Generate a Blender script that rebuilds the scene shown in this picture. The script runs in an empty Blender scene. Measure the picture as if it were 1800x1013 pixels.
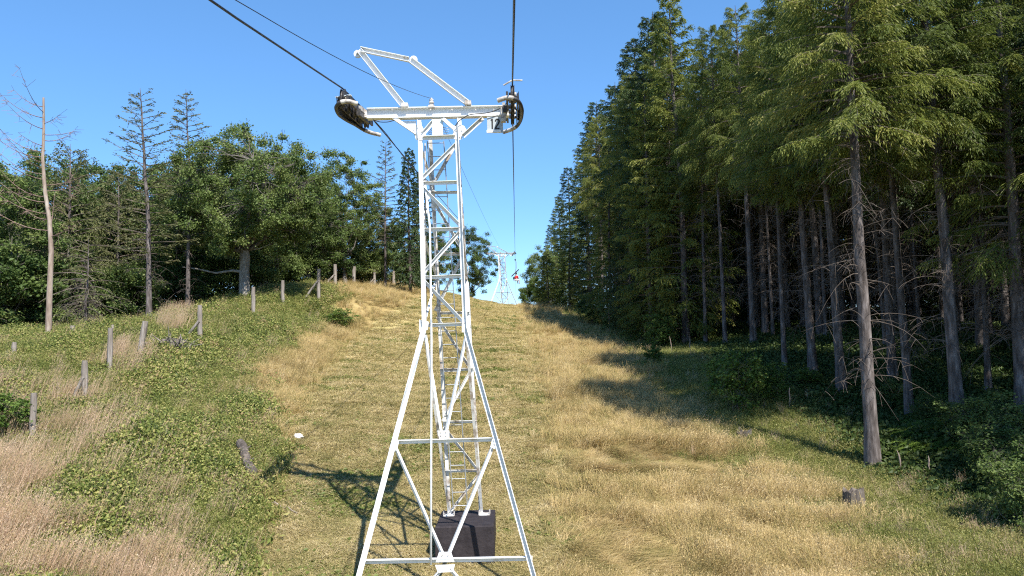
import bpy, math, random
import numpy as np
from mathutils import Vector, Matrix
SC = bpy.context.scene
COL = SC.collection
R = math.radians
# ------------------------------------------------------------------ camera
F = 1353.0; CZ = 5.0
cam_d = bpy.data.cameras.new('camera'); cam = bpy.data.objects.new('camera', cam_d); COL.objects.link(cam)
cam_d.sensor_width = 36; cam_d.lens = F / 1800 * 36; cam_d.clip_start = 0.1; cam_d.clip_end = 3000
CM = Matrix.Rotation(R(94.0), 4, 'X') @ Matrix.Rotation(R(-1.3), 4, 'Z')
cam.matrix_world = Matrix.Translation((0, 0, CZ)) @ CM
SC.camera = cam
CR = np.array(CM.to_3x3())
# ------------------------------------------------------------------ sky, sun, exposure
SUN_EL = R(50); SUN_AZ = math.atan2(0.50, -0.86)          # direction towards the sun: behind the camera, to the right
w = bpy.data.worlds.new('World'); SC.world = w; w.use_nodes = True
nt = w.node_tree; nt.nodes.clear()
sky = nt.nodes.new('ShaderNodeTexSky'); sky.sky_type = 'NISHITA'; sky.sun_disc = False
sky.sun_elevation = SUN_EL; sky.sun_rotation = SUN_AZ; sky.altitude = 2000
sky.air_density = 1.0; sky.dust_density = 0.0; sky.ozone_density = 10.0
bg = nt.nodes.new('ShaderNodeBackground'); bg.inputs[1].default_value = 0.15
out = nt.nodes.new('ShaderNodeOutputWorld')
sg = nt.nodes.new('ShaderNodeGamma'); sg.inputs[1].default_value = .70
hs = nt.nodes.new('ShaderNodeHueSaturation'); hs.inputs['Saturation'].default_value = 1.18; hs.inputs['Value'].default_value = 1.27
nt.links.new(sky.outputs[0], sg.inputs[0]); nt.links.new(sg.outputs[0], hs.inputs['Color']); nt.links.new(hs.outputs[0], bg.inputs[0]); nt.links.new(bg.outputs[0], out.inputs[0])
sl = bpy.data.lights.new('sun', 'SUN'); sun = bpy.data.objects.new('sun', sl); COL.objects.link(sun)
sl.energy = 4.6; sl.angle = R(0.53); sl.color = (1.0, 0.95, 0.86)
sdir = Vector((math.sin(SUN_AZ) * math.cos(SUN_EL), math.cos(SUN_AZ) * math.cos(SUN_EL), math.sin(SUN_EL)))
sun.rotation_euler = sdir.to_track_quat('Z', 'Y').to_euler(); sun.location = (20, -30, 60)
SC.view_settings.view_transform = 'Standard'; SC.view_settings.look = 'None'
SC.view_settings.exposure = 1.0; SC.view_settings.gamma = 1; SC.view_settings.use_curve_mapping = False
SC.cycles.max_bounces = 6; SC.cycles.diffuse_bounces = 3; SC.cycles.transmission_bounces = 4; SC.cycles.transparent_max_bounces = 4
SC.cycles.use_denoising = False; SC.cycles.filter_width = 1.15; SC.cycles.sample_clamp_indirect = 3; SC.cycles.caustics_reflective = False; SC.cycles.caustics_refractive = False

# ------------------------------------------------------------------ helpers
def P(px, py, d):
    """World point at forward distance d (m) on the sight line of a point of the survey drawing."""
    v = CR @ np.array([(px - 900) / F, (506.5 - py) / F, -1.0])
    v = v * (d / v[1])
    return np.array([v[0], v[1], v[2] + CZ])
def project(pts):
    q = (pts - np.array([0, 0, CZ])) @ CR
    z = np.minimum(q[:, 2], -0.5)
    return 900 + F * q[:, 0] / -z, 506.5 - F * q[:, 1] / -z
def mesh(name, V, Fs, mats, tint=None, mat_idx=None, smooth=False):
    """Fs: list of index arrays (n,3) or (n,4)."""
    me = bpy.data.meshes.new(name)
    V = np.asarray(V, dtype=np.float32)
    if not isinstance(Fs, list): Fs = [Fs]
    Fs = [np.asarray(f, dtype=np.int32) for f in Fs if len(f)]
    me.vertices.add(len(V)); me.vertices.foreach_set('co', V.ravel())
    n = sum(len(f) for f in Fs); loops = np.concatenate([f.ravel() for f in Fs])
    sizes = np.concatenate([np.full(len(f), f.shape[1]) for f in Fs])
    starts = np.concatenate([[0], np.cumsum(sizes)[:-1]]).astype(np.int32)
    me.loops.add(len(loops)); me.polygons.add(n)
    me.loops.foreach_set('vertex_index', loops); me.polygons.foreach_set('loop_start', starts)
    if mat_idx is not None: me.polygons.foreach_set('material_index', np.asarray(mat_idx, dtype=np.int32))
    me.polygons.foreach_set('use_smooth', np.full(n, smooth))
    for m in mats: me.materials.append(m)
    if tint is not None:
        a = me.attributes.new('tint', 'FLOAT', 'POINT'); a.data.foreach_set('value', np.asarray(tint, dtype=np.float32))
    me.update(calc_edges=True); me.validate()
    return me
def obj(name, me, parent=None, loc=None):
    o = bpy.data.objects.new(name, me); COL.objects.link(o)
    if parent is not None: o.parent = parent
    if loc is not None: o.location = Vector(loc)
    return o
def tag(o, label=None, cat=None, group=None, kind=None):
    if label: o['label'] = label
    if cat: o['category'] = cat
    if group: o['group'] = group
    if kind: o['kind'] = kind
    return o
def thing(name, loc, label, cat, group=None, rz=0):
    o = bpy.data.objects.new(name, None); COL.objects.link(o); o.location = Vector(loc); o.rotation_euler = (0, 0, rz)
    o.empty_display_size = 0.3
    return tag(o, label, cat, group)
def copy_tree(o, parent=None):
    c = o.copy(); COL.objects.link(c)
    if parent is not None: c.parent = parent; c.matrix_parent_inverse = o.matrix_parent_inverse.copy()
    for ch in list(o.children): copy_tree(ch, c)
    return c
def tubes(Pt, Rd, sides=5):
    """Batched tubes: Pt (n,k,3), Rd (n,k) -> V, F quads."""
    Pt = np.asarray(Pt, float); Rd = np.asarray(Rd, float); n, k, _ = Pt.shape
    T = np.gradient(Pt, axis=1); T /= np.linalg.norm(T, axis=2, keepdims=True) + 1e-9
    ref = np.where(np.abs(T[:, :1, 2:3]) > 0.8, np.array([[[1.0, 0.13, 0]]]), np.array([[[0, 0.1, 1.0]]]))
    A = np.cross(T, ref); A /= np.linalg.norm(A, axis=2, keepdims=True) + 1e-9
    B = np.cross(T, A)
    an = np.arange(sides) / sides * 2 * math.pi
    V = Pt[:, :, None] + Rd[:, :, None, None] * (np.cos(an)[:, None] * A[:, :, None] + np.sin(an)[:, None] * B[:, :, None])
    idx = np.arange(n * k * sides).reshape(n, k, sides)
    a = idx[:, :-1]; b = idx[:, 1:]
    Fq = np.stack([a, np.roll(a, -1, 2), np.roll(b, -1, 2), b], -1).reshape(-1, 4)
    return V.reshape(-1, 3), Fq
class MB:
    """collects simple solids into one mesh"""
    def __init__(s): s.V = []; s.F4 = []; s.F3 = []; s.n = 0
    def add(s, V, F4=None, F3=None):
        V = np.asarray(V, float)
        if F4 is not None and len(F4): s.F4.append(np.asarray(F4) + s.n)
        if F3 is not None and len(F3): s.F3.append(np.asarray(F3) + s.n)
        s.V.append(V); s.n += len(V); return s
    def frame(s, p0, p1, ref):
        p0 = np.asarray(p0, float); p1 = np.asarray(p1, float); d = p1 - p0; L = np.linalg.norm(d); d = d / L
        a = np.asarray(ref, float); a = a - d * a.dot(d); a /= np.linalg.norm(a); return p0, p1, d, a, np.cross(d, a)
    def prof(s, p0, p1, poly, ref=(1, 0, 0)):
        """extrude closed convex-or-not polygon poly [(u,v)] along p0->p1, u along ref"""
        p0, p1, d, a, b = s.frame(p0, p1, ref); k = len(poly)
        ring = [u * a + v * b for u, v in poly]
        V = [p0 + r for r in ring] + [p1 + r for r in ring]
        F4 = [[i, (i + 1) % k, k + (i + 1) % k, k + i] for i in range(k)]
        s.add(V, F4)
        return s
    def box(s, p0, p1, w, h, ref=(1, 0, 0)):
        w /= 2; h /= 2
        s.prof(p0, p1, [(-w, -h), (w, -h), (w, h), (-w, h)], ref)
        s.F4.append(np.array([[3, 2, 1, 0], [4, 5, 6, 7]]) + s.n - 8); return s
    def angle(s, p0, p1, w, t, ref=(1, 0, 0), f=(1, 1)):
        """L section: one leg along ref, one along the cross direction"""
        a, b = f
        pl = [(0, 0), (a * w, 0), (a * w, b * t), (a * t, b * t), (a * t, b * w), (0, b * w)]
        s.prof(p0, p1, pl, ref)
        n = s.n - 12
        s.F4.append(np.array([[0, 1, 2, 3], [0, 3, 4, 5], [6, 9, 8, 7], [6, 11, 10, 9]]) + n); return s
    def ibeam(s, p0, p1, w, h, t, ref=(0, 1, 0)):
        p0 = np.asarray(p0, float); p1 = np.asarray(p1, float)
        q0, q1, d, a, b = s.frame(p0, p1, ref)
        s.box(p0 + b * (h / 2), p1 + b * (h / 2), w, t, ref); s.box(p0 - b * (h / 2), p1 - b * (h / 2), w, t, ref)
        s.box(p0, p1, t, h - t, ref); return s
    def tube(s, pts, r, sides=8):
        pts = np.asarray(pts, float); r = np.full(len(pts), r) if np.isscalar(r) else np.asarray(r)
        V, Fq = tubes(pts[None], r[None], sides); s.add(V, Fq)
        k = len(pts)
        for base, rev in ((0, True), ((k - 1) * sides, False)):
            c = len(V); tri = [[base + i, base + (i + 1) % sides, base + (i + 2) % sides] for i in range(0)]
            fan = [[base, base + i, base + i + 1] for i in range(1, sides - 1)]
            s.F3.append(np.array(fan if not rev else [f[::-1] for f in fan]) + s.n - len(V))
        return s
    def plate(s, pts, thick, nrm):
        """flat polygon (fan) with thickness"""
        pts = np.asarray(pts, float); nv = np.asarray(nrm, float) * thick; k = len(pts)
        V = np.concatenate([pts, pts + nv])
        s.add(V, [[i, (i + 1) % k, k + (i + 1) % k, k + i] for i in range(k)],
              [[0, i + 1, i] for i in range(1, k - 1)] + [[k, k + i, k + i + 1] for i in range(1, k - 1)]); return s
    def build(s, name, mat, parent=None, smooth=False):
        fs = []
        if s.F4: fs.append(np.concatenate(s.F4))
        if s.F3: fs.append(np.concatenate(s.F3))
        me = mesh(name, np.concatenate(s.V), fs, [mat], smooth=smooth)
        return obj(name, me, parent)
def noise2(x, y, s, seed=0):
    rg = np.random.RandomState(seed); o = 0
    for i in range(7):
        a = rg.uniform(0, 6.28); f = s * rg.uniform(0.5, 2.2); p = rg.uniform(0, 6.28)
        o = o + np.sin(x * math.cos(a) * f + y * math.sin(a) * f + p + 0.7 * np.sin(y * f * .6 + p))
    return o / 7 * 1.6

# ------------------------------------------------------------------ materials
def new_mat(name):
    m = bpy.data.materials.new(name); m.use_nodes = True; t = m.node_tree; b = t.nodes['Principled BSDF']
    return m, t, b
def N(t, typ, **kw):
    n = t.nodes.new(typ)
    for k, v in kw.items(): setattr(n, k, v)
    return n
def ramp(t, stops):
    r = N(t, 'ShaderNodeValToRGB'); e = r.color_ramp.elements
    while len(e) > 1: e.remove(e[-1])
    e[0].position = stops[0][0]; e[0].color = (*stops[0][1], 1)
    for p, c in stops[1:]:
        x = e.new(p); x.color = (*c, 1)
    return r
def noise(t, scale, detail=4, rough=.6, vec=None, stretch=None):
    n = N(t, 'ShaderNodeTexNoise'); n.inputs['Scale'].default_value = scale; n.inputs['Detail'].default_value = detail
    n.inputs['Roughness'].default_value = rough
    if vec is None:
        g = N(t, 'ShaderNodeNewGeometry'); vec = g.outputs['Position']
    if stretch:
        mp = N(t, 'ShaderNodeMapping'); mp.inputs['Scale'].default_value = stretch; t.links.new(vec, mp.inputs[0]); vec = mp.outputs[0]
    t.links.new(vec, n.inputs['Vector']); return n
def foliage_mat(name, stops, nscale=0.5, transl=0.35, rough=.55, tw=.6, spec=.3, orand=.22):
    """leaf colour from a per-leaf tint and a broad drift over the ground"""
    m, t, b = new_mat(name)
    at = N(t, 'ShaderNodeAttribute', attribute_name='tint')
    n = noise(t, nscale, 7, .68)
    mx = N(t, 'ShaderNodeMath', operation='MULTIPLY'); mx.inputs[1].default_value = tw
    t.links.new(at.outputs['Fac'], mx.inputs[0])
    rg = N(t, 'ShaderNodeMapRange'); rg.inputs[1].default_value = .3; rg.inputs[2].default_value = .7; rg.inputs[4].default_value = 1 - tw
    t.links.new(n.outputs['Fac'], rg.inputs[0])
    oi = N(t, 'ShaderNodeObjectInfo'); ov = N(t, 'ShaderNodeMath', operation='MULTIPLY_ADD'); ov.inputs[1].default_value = orand; ov.inputs[2].default_value = -orand / 2
    t.links.new(oi.outputs['Random'], ov.inputs[0])
    a2 = N(t, 'ShaderNodeMath', operation='ADD'); t.links.new(mx.outputs[0], a2.inputs[0]); t.links.new(ov.outputs[0], a2.inputs[1])
    ad = N(t, 'ShaderNodeMath', operation='ADD'); t.links.new(a2.outputs[0], ad.inputs[0]); t.links.new(rg.outputs[0], ad.inputs[1])
    r = ramp(t, stops); t.links.new(ad.outputs[0], r.inputs[0])
    t.links.new(r.outputs[0], b.inputs['Base Color']); b.inputs['Roughness'].default_value = rough
    b.inputs['Specular IOR Level'].default_value = spec
    tr = N(t, 'ShaderNodeBsdfTranslucent'); t.links.new(r.outputs[0], tr.inputs[0])
    ms = N(t, 'ShaderNodeMixShader'); ms.inputs[0].default_value = transl
    t.links.new(b.outputs[0], ms.inputs[1]); t.links.new(tr.outputs[0], ms.inputs[2])
    t.links.new(ms.outputs[0], t.nodes['Material Output'].inputs[0]); return m
def solid_mat(name, stops, scale=3, rough=.7, bump=0, stretch=None, spec=.3, metal=0, detail=6, bscale=None):
    m, t, b = new_mat(name)
    tc = N(t, 'ShaderNodeTexCoord')
    n = noise(t, scale, detail, .65, tc.outputs['Object'], stretch)
    r = ramp(t, stops); t.links.new(n.outputs['Fac'], r.inputs[0]); t.links.new(r.outputs[0], b.inputs['Base Color'])
    b.inputs['Roughness'].default_value = rough; b.inputs['Specular IOR Level'].default_value = spec; b.inputs['Metallic'].default_value = metal
    if bump:
        n2 = noise(t, bscale or scale * 2, 8, .7, tc.outputs['Object'], stretch)
        bp = N(t, 'ShaderNodeBump'); bp.inputs['Strength'].default_value = bump; bp.inputs['Distance'].default_value = .03
        t.links.new(n2.outputs['Fac'], bp.inputs['Height']); t.links.new(bp.outputs[0], b.inputs['Normal'])
    return m
M = {}
M['white'] = solid_mat('white_paint', [(.0, (.34, .30, .26)), (.335, (.52, .49, .45)), (.37, (.66, .67, .68)), (.6, (.72, .73, .74)), (1, (.76, .76, .76))], 2.2, .38, 0, spec=.5)
M['whiteworn'] = solid_mat('worn_white_paint', [(.0, (.16, .11, .08)), (.40, (.36, .30, .25)), (.52, (.66, .65, .63)), (1, (.80, .80, .79))], 5, .5, 0, spec=.4)
M['galv'] = solid_mat('galvanised_steel', [(.3, (.30, .32, .35)), (.7, (.45, .47, .50))], 6, .42, .1, metal=.5)
M['dark'] = solid_mat('dark_greased_steel', [(.35, (.02, .018, .02)), (.55, (.045, .042, .045)), (.8, (.14, .11, .09))], 9, .5, .3, spec=.5)
M['rope'] = solid_mat('steel_rope', [(.3, (.03, .03, .035)), (.7, (.08, .08, .085))], 30, .4, .3, metal=.6)
M['rail'] = solid_mat('worn_guide_rail', [(.35, (.18, .15, .13)), (.55, (.50, .47, .44)), (.75, (.65, .63, .6))], 8, .5, .2)
M['rubber'] = solid_mat('black_rubber', [(.3, (.015, .015, .016)), (.7, (.03, .03, .03))], 10, .7)
M['bitumen'] = solid_mat('bitumen_painted_concrete', [(.3, (.017, .013, .015)), (.6, (.032, .026, .029)), (.8, (.06, .048, .048))], 5, .8, .6, bscale=14)
M['concrete'] = solid_mat('concrete', [(.3, (.36, .35, .33)), (.7, (.5, .49, .47))], 4, .9, .4)
M['sign'] = solid_mat('sign_sheet', [(.3, (.36, .40, .43)), (.7, (.44, .48, .51))], 3, .5)
M['box'] = solid_mat('pale_blue_box', [(.3, (.50, .62, .72)), (.7, (.60, .70, .78))], 3, .45)
M['black'] = solid_mat('black_print', [(.3, (.02, .02, .022)), (.7, (.03, .03, .03))], 3, .6)
M['post'] = solid_mat('weathered_post_wood', [(.3, (.13, .105, .09)), (.5, (.235, .205, .18)), (.72, (.37, .34, .31))], 9, .9, .8, (1, 1, .12))
M['stump'] = solid_mat('stump_wood', [(.3, (.04, .032, .026)), (.5, (.11, .09, .075)), (.75, (.24, .21, .18))], 7, .9, .9, (1, 1, .3))
M['bark'] = solid_mat('conifer_bark', [(.32, (.038, .030, .027)), (.48, (.100, .084, .078)), (.60, (.175, .152, .146)), (.76, (.30, .28, .27))], 7, .95, 1.0, (1, 1, .22), bscale=9)
M['barkd'] = solid_mat('dead_bark', [(.3, (.14, .10, .08)), (.5, (.27, .21, .17)), (.75, (.45, .40, .35))], 5, .9, .8, (1, 1, .2))
M['limb'] = solid_mat('dark_limb_bark', [(.3, (.06, .052, .045)), (.5, (.12, .105, .092)), (.75, (.20, .185, .165))], 6, .95)  # limbs and twigs in a darker bark tone than the trunk
M['oakbark'] = solid_mat('oak_bark', [(.3, (.14, .12, .10)), (.5, (.27, .24, .21)), (.75, (.42, .39, .36))], 6, .95, 1, (1, 1, .3))
M['twig'] = solid_mat('dead_twig', [(.3, (.07, .055, .045)), (.7, (.16, .13, .11))], 3, .9)
M['twigred'] = solid_mat('bare_reddish_twig', [(.3, (.16, .10, .085)), (.7, (.30, .20, .17))], 3, .9)
M['rock'] = solid_mat('pale_rock', [(.3, (.42, .41, .39)), (.7, (.66, .65, .62))], 8, .9, .6)
M['red'] = solid_mat('red_cloth', [(.3, (.62, .03, .04)), (.7, (.72, .05, .06))], 6, .8)
M['cloth'] = solid_mat('pale_cloth', [(.3, (.62, .60, .58)), (.7, (.74, .72, .70))], 6, .8)
M['skin'] = solid_mat('skin', [(.3, (.50, .30, .22)), (.7, (.58, .36, .27))], 6, .6)
M['hair'] = solid_mat('dark_hair', [(.3, (.03, .02, .015)), (.7, (.06, .04, .03))], 6, .6)
M['needle'] = foliage_mat('larch_needles', [(0, (.045, .070, .018)), (.4, (.125, .165, .033)), (.75, (.26, .28, .060)), (1, (.42, .38, .13))], .35, .5, orand=.3)
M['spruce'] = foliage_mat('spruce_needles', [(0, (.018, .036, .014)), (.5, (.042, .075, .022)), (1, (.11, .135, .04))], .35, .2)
M['sparse'] = foliage_mat('thin_needles', [(0, (.06, .07, .026)), (.5, (.13, .14, .05)), (1, (.24, .20, .11))], .35, .3)
M['leaf'] = foliage_mat('broad_leaves', [(0, (0.047, 0.084, 0.025)), (.45, (0.110, 0.168, 0.044)), (.8, (0.205, 0.257, 0.074)), (1, (0.315, 0.336, 0.137))], .4, .42, orand=.4)
M['leafb'] = foliage_mat('bright_leaves', [(0, (.040, .080, .014)), (.5, (.110, .180, .032)), (1, (.25, .30, .07))], .5, .4)
M['bramble'] = foliage_mat('bramble_leaves', [(0, (0.055, 0.079, 0.020)), (.3, (0.122, 0.159, 0.037)), (.52, (0.232, 0.262, 0.063)), (.72, (0.390, 0.378, 0.122)), (.88, (0.403, 0.305, 0.146)), (1, (0.268, 0.183, 0.104))], .9, .35, orand=.5)
M['mown'] = foliage_mat('mown_grass', [(0, (.16, .18, .05)), (.2, (.33, .29, .11)), (.48, (.50, .41, .19)), (.78, (.63, .52, .29)), (1, (.72, .61, .40))], .9, .3, .8, .5, orand=.45)
M['tall'] = foliage_mat('tall_dry_grass', [(0, (.17, .18, .055)), (.22, (.33, .27, .10)), (.5, (.49, .37, .165)), (.75, (.58, .44, .22)), (1, (.66, .55, .34))], 1.1, .3, .8, .45, orand=.4)
M['reed'] = foliage_mat('plumed_grass', [(0, (.21, .24, .08)), (.3, (.42, .35, .17)), (.6, (.60, .41, .28)), (1, (.70, .57, .40))], .9, .35, .8, .45, orand=.45)
M['herb'] = foliage_mat('herbs', [(0, (0.073, 0.107, 0.022)), (.4, (0.172, 0.206, 0.045)), (.7, (0.310, 0.301, 0.095)), (1, (0.447, 0.370, 0.163))], .5, .35)
M['fern'] = foliage_mat('ferns', [(0, (.06, .12, .02)), (.6, (.16, .25, .04)), (1, (.28, .36, .08))], .5, .4)
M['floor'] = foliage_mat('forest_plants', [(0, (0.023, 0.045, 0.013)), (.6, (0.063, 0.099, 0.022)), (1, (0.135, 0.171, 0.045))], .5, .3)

def ground_mat():
    m, t, b = new_mat('hillside_soil_and_turf')
    at = N(t, 'ShaderNodeAttribute', attribute_name='zone')      # R tall dry, G bramble and herbs, B forest floor; else mown
    sp = N(t, 'ShaderNodeSeparateColor'); t.links.new(at.outputs['Color'], sp.inputs[0])
    nz = noise(t, 1.1, 6, .65); nf = noise(t, 14, 8, .75, None, (1, .45, 1))
    mx = N(t, 'ShaderNodeMixRGB'); mx.inputs[0].default_value = .5; t.links.new(nz.outputs['Fac'], mx.inputs[1]); t.links.new(nf.outputs['Fac'], mx.inputs[2])
    cols = [ramp(t, [(.3, (.16, .16, .05)), (.44, (.31, .26, .105)), (.58, (.45, .37, .18)), (.75, (.56, .46, .26))]),
            ramp(t, [(.3, (.16, .13, .05)), (.5, (.32, .24, .10)), (.7, (.46, .35, .17))]),
            ramp(t, [(.3, (.07, .07, .025)), (.5, (.16, .16, .05)), (.72, (.30, .25, .11))]),
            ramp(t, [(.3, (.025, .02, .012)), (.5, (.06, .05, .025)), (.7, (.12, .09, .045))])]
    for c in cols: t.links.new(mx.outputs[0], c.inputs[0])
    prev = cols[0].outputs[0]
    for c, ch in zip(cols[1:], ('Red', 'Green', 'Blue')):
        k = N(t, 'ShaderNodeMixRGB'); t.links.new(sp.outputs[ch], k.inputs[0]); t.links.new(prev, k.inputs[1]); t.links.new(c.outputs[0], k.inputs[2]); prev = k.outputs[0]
    t.links.new(prev, b.inputs['Base Color']); b.inputs['Roughness'].default_value = .95; b.inputs['Specular IOR Level'].default_value = .1
    bp = N(t, 'ShaderNodeBump'); bp.inputs['Strength'].default_value = .8; bp.inputs['Distance'].default_value = .06
    t.links.new(nf.outputs['Fac'], bp.inputs['Height']); t.links.new(bp.outputs[0], b.inputs['Normal'])
    return m

# ------------------------------------------------------------------ terrain
ctl = [P(*c) for c in [
    (900, 1013, 15.0), (820, 972, 15.9), (900, 850, 20), (860, 769, 24), (870, 690, 30), (860, 606, 42.5), (860, 553, 60), (880, 538, 73),
    (0, 1013, 14.3), (200, 850, 18.6), (57, 790, 21.5), (148, 715, 25), (192, 662, 28), (245, 642, 29.5), (352, 606, 33), (445, 556, 40), (497, 534, 45),
    (560, 528, 48), (622, 504, 60), (692, 504, 73), (730, 503, 82), (85, 602, 32), (265, 570, 38), (318, 562, 42), (430, 525, 47), (0, 632, 29),
    (400, 770, 22.5), (400, 655, 30), (600, 630, 37), (560, 570, 46), (440, 930, 17.2), (560, 800, 22),
    (1535, 828, 21), (1480, 692, 27), (1325, 607, 38), (1185, 590, 50), (1050, 572, 62), (960, 540, 76), (1685, 747, 21.8), (1800, 900, 17.5), (1800, 1008, 14.6),
    (1200, 705, 29), (1100, 630, 42), (1350, 805, 22.5), (1400, 950, 16.6), (1100, 950, 16.8), (1600, 742, 24.5), (1430, 667, 29)]]
for x, y, z in [(0, 8, -.75), (0, 0, -1.2), (-30, 0, -.8), (30, 0, -1.2), (0, -40, -4), (60, -40, -3), (-60, -40, -4), (40, 30, 3), (45, 70, 7), (-45, 30, 4.0), (-60, 70, 6),
                (-1, 85, 8.35), (0, 110, 8.0), (0, 160, 6), (30, 140, 9), (-40, 140, 8), (60, 200, 6), (-100, 200, 5), (0, 260, 2), (200, 60, 4), (-200, 60, 3),
                (200, -100, -5), (-200, -100, -5), (0, -150, -8), (300, 300, 0), (-300, 300, 0), (-30, 55, 5.5), (22, 45, 5.5)]:
    ctl.append(np.array([x, y, z]))
ctl = np.array(ctl)
def tps(a, b):
    r2 = ((a[:, None, 0] - b[None, :, 0]) ** 2 + (a[:, None, 1] - b[None, :, 1]) ** 2)
    return .5 * r2 * np.log(r2 + 1e-9)
_s = 0.02; _c = ctl[:, :2] * _s; _n = len(ctl)
_A = np.zeros((_n + 3, _n + 3)); _A[:_n, :_n] = tps(_c, _c) + np.eye(_n) * 2e-4
_A[:_n, _n] = 1; _A[:_n, _n + 1:] = _c; _A[_n, :_n] = 1; _A[_n + 1:, :_n] = _c.T
_w = np.linalg.solve(_A, np.concatenate([ctl[:, 2], [0, 0, 0]]))
def H(x, y):
    x = np.atleast_1d(np.asarray(x, float)).ravel(); y = np.atleast_1d(np.asarray(y, float)).ravel()
    res = np.empty(len(x))
    for i in range(0, len(x), 40000):
        q = np.stack([x[i:i + 40000], y[i:i + 40000]], 1) * _s
        res[i:i + 40000] = tps(q, _c) @ _w[:_n] + _w[_n] + q @ _w[_n + 1:]
    r = np.hypot(x, y - 40); f = np.clip((r - 180) / 200, 0, 1)
    res = res * (1 - f) - 2 * f
    return res + .07 * noise2(x, y, .9, 3) + .03 * noise2(x, y, 3.1, 5)
def H1(x, y): return float(H([x], [y])[0])
def spot(px, py, d):
    p = P(px, py, d); return Vector((p[0], p[1], H1(p[0], p[1])))
def zones(x, y, z, jit=0):
    """how the slope is grown over: mown, tall dry grass, bramble/herb cover, forest floor, plumed grass"""
    px, py = project(np.stack([x, y, z], 1))
    wob = 26 * noise2(x, y, .55, 11) + 10 * noise2(x, y, 2.3, 12)
    wob = wob * np.clip(22 / np.maximum(y, 5), .15, 1.3) + jit * 34 * np.clip(22 / np.maximum(y, 5), .2, 1.4)
    Lx = np.interp(py, [500, 515, 540, 600, 650, 700, 760, 850, 930, 1013, 1100], [760, 750, 700, 610, 550, 505, 460, 425, 410, 390, 360]) + wob * .7
    Rx = np.interp(py, [530, 570, 620, 700, 800, 900, 1013, 1100], [905, 935, 960, 985, 1005, 1030, 1055, 1070]) + wob
    Tx = np.interp(py, [530, 570, 620, 700, 760, 850, 930, 1013, 1100], [950, 1030, 1095, 1185, 1250, 1380, 1450, 1540, 1620]) + wob * 1.2
    Ex = np.interp(py, [560, 600, 650, 700, 760, 830, 900, 960, 1050], [1060, 1180, 1290, 1400, 1470, 1540, 1690, 1810, 1950]) + wob
    LT = Lx - np.interp(py, [500, 520, 560, 600, 650, 700, 750, 800, 850], [210, 150, 70, 95, 110, 60, 25, 0, 0])
    mown = (px > Lx) & (px < Rx)
    tall = ((px >= Rx) & (px < Tx)) | ((px <= Lx) & (px > LT))
    forest = px > Ex
    herb = (px >= Tx) & ~forest
    left = px <= LT
    reed = left & ((px < 165 + (py - 700) * .33 + wob) & (py > 690) & (noise2(x, y, 1.5, 21) + .5 * noise2(x, y, 5, 22) + .35 * jit > .2)
                   | ((px - 228) ** 2 / 1500 + (py - 648) ** 2 / 700 < 1.2) | ((px - 310) ** 2 / 900 + (py - 575) ** 2 / 260 < 1.2)
                   | (noise2(x, y, 1.1, 23) > 1.05))
    beyond = (y > 86) | (y < 10)
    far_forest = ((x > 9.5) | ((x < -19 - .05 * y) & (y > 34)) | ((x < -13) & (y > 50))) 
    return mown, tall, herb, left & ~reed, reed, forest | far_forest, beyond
def build_ground():
    u = np.linspace(-1, 1, 420); v = np.linspace(0, 1, 460)
    xs = 16 * np.sinh(u * 4.35) / math.sinh(1.35) * .62
    ys = 26 + 11 * np.sinh((v - .42) * 8.2)
    xs = np.clip(xs, -700, 700); ys = np.clip(ys, -420, 1200)
    X, Y = np.meshgrid(xs, ys); x = X.ravel(); y = Y.ravel(); z = H(x, y)
    V = np.stack([x, y, z], 1)
    nx, ny = len(xs), len(ys); i = np.arange(nx * ny).reshape(ny, nx)
    Fq = np.stack([i[:-1, :-1], i[:-1, 1:], i[1:, 1:], i[1:, :-1]], -1).reshape(-1, 4)
    me = mesh('ground', V, Fq, [ground_mat()], smooth=True)
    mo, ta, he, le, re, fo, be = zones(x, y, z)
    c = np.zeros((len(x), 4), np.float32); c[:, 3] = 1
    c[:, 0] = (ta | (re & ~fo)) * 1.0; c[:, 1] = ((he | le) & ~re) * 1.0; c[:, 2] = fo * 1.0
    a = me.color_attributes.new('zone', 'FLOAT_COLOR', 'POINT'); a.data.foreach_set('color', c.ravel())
    tag(obj('ground', me), 'grassy hillside rising to a crest under the chairlift', kind='structure')
build_ground()

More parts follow.
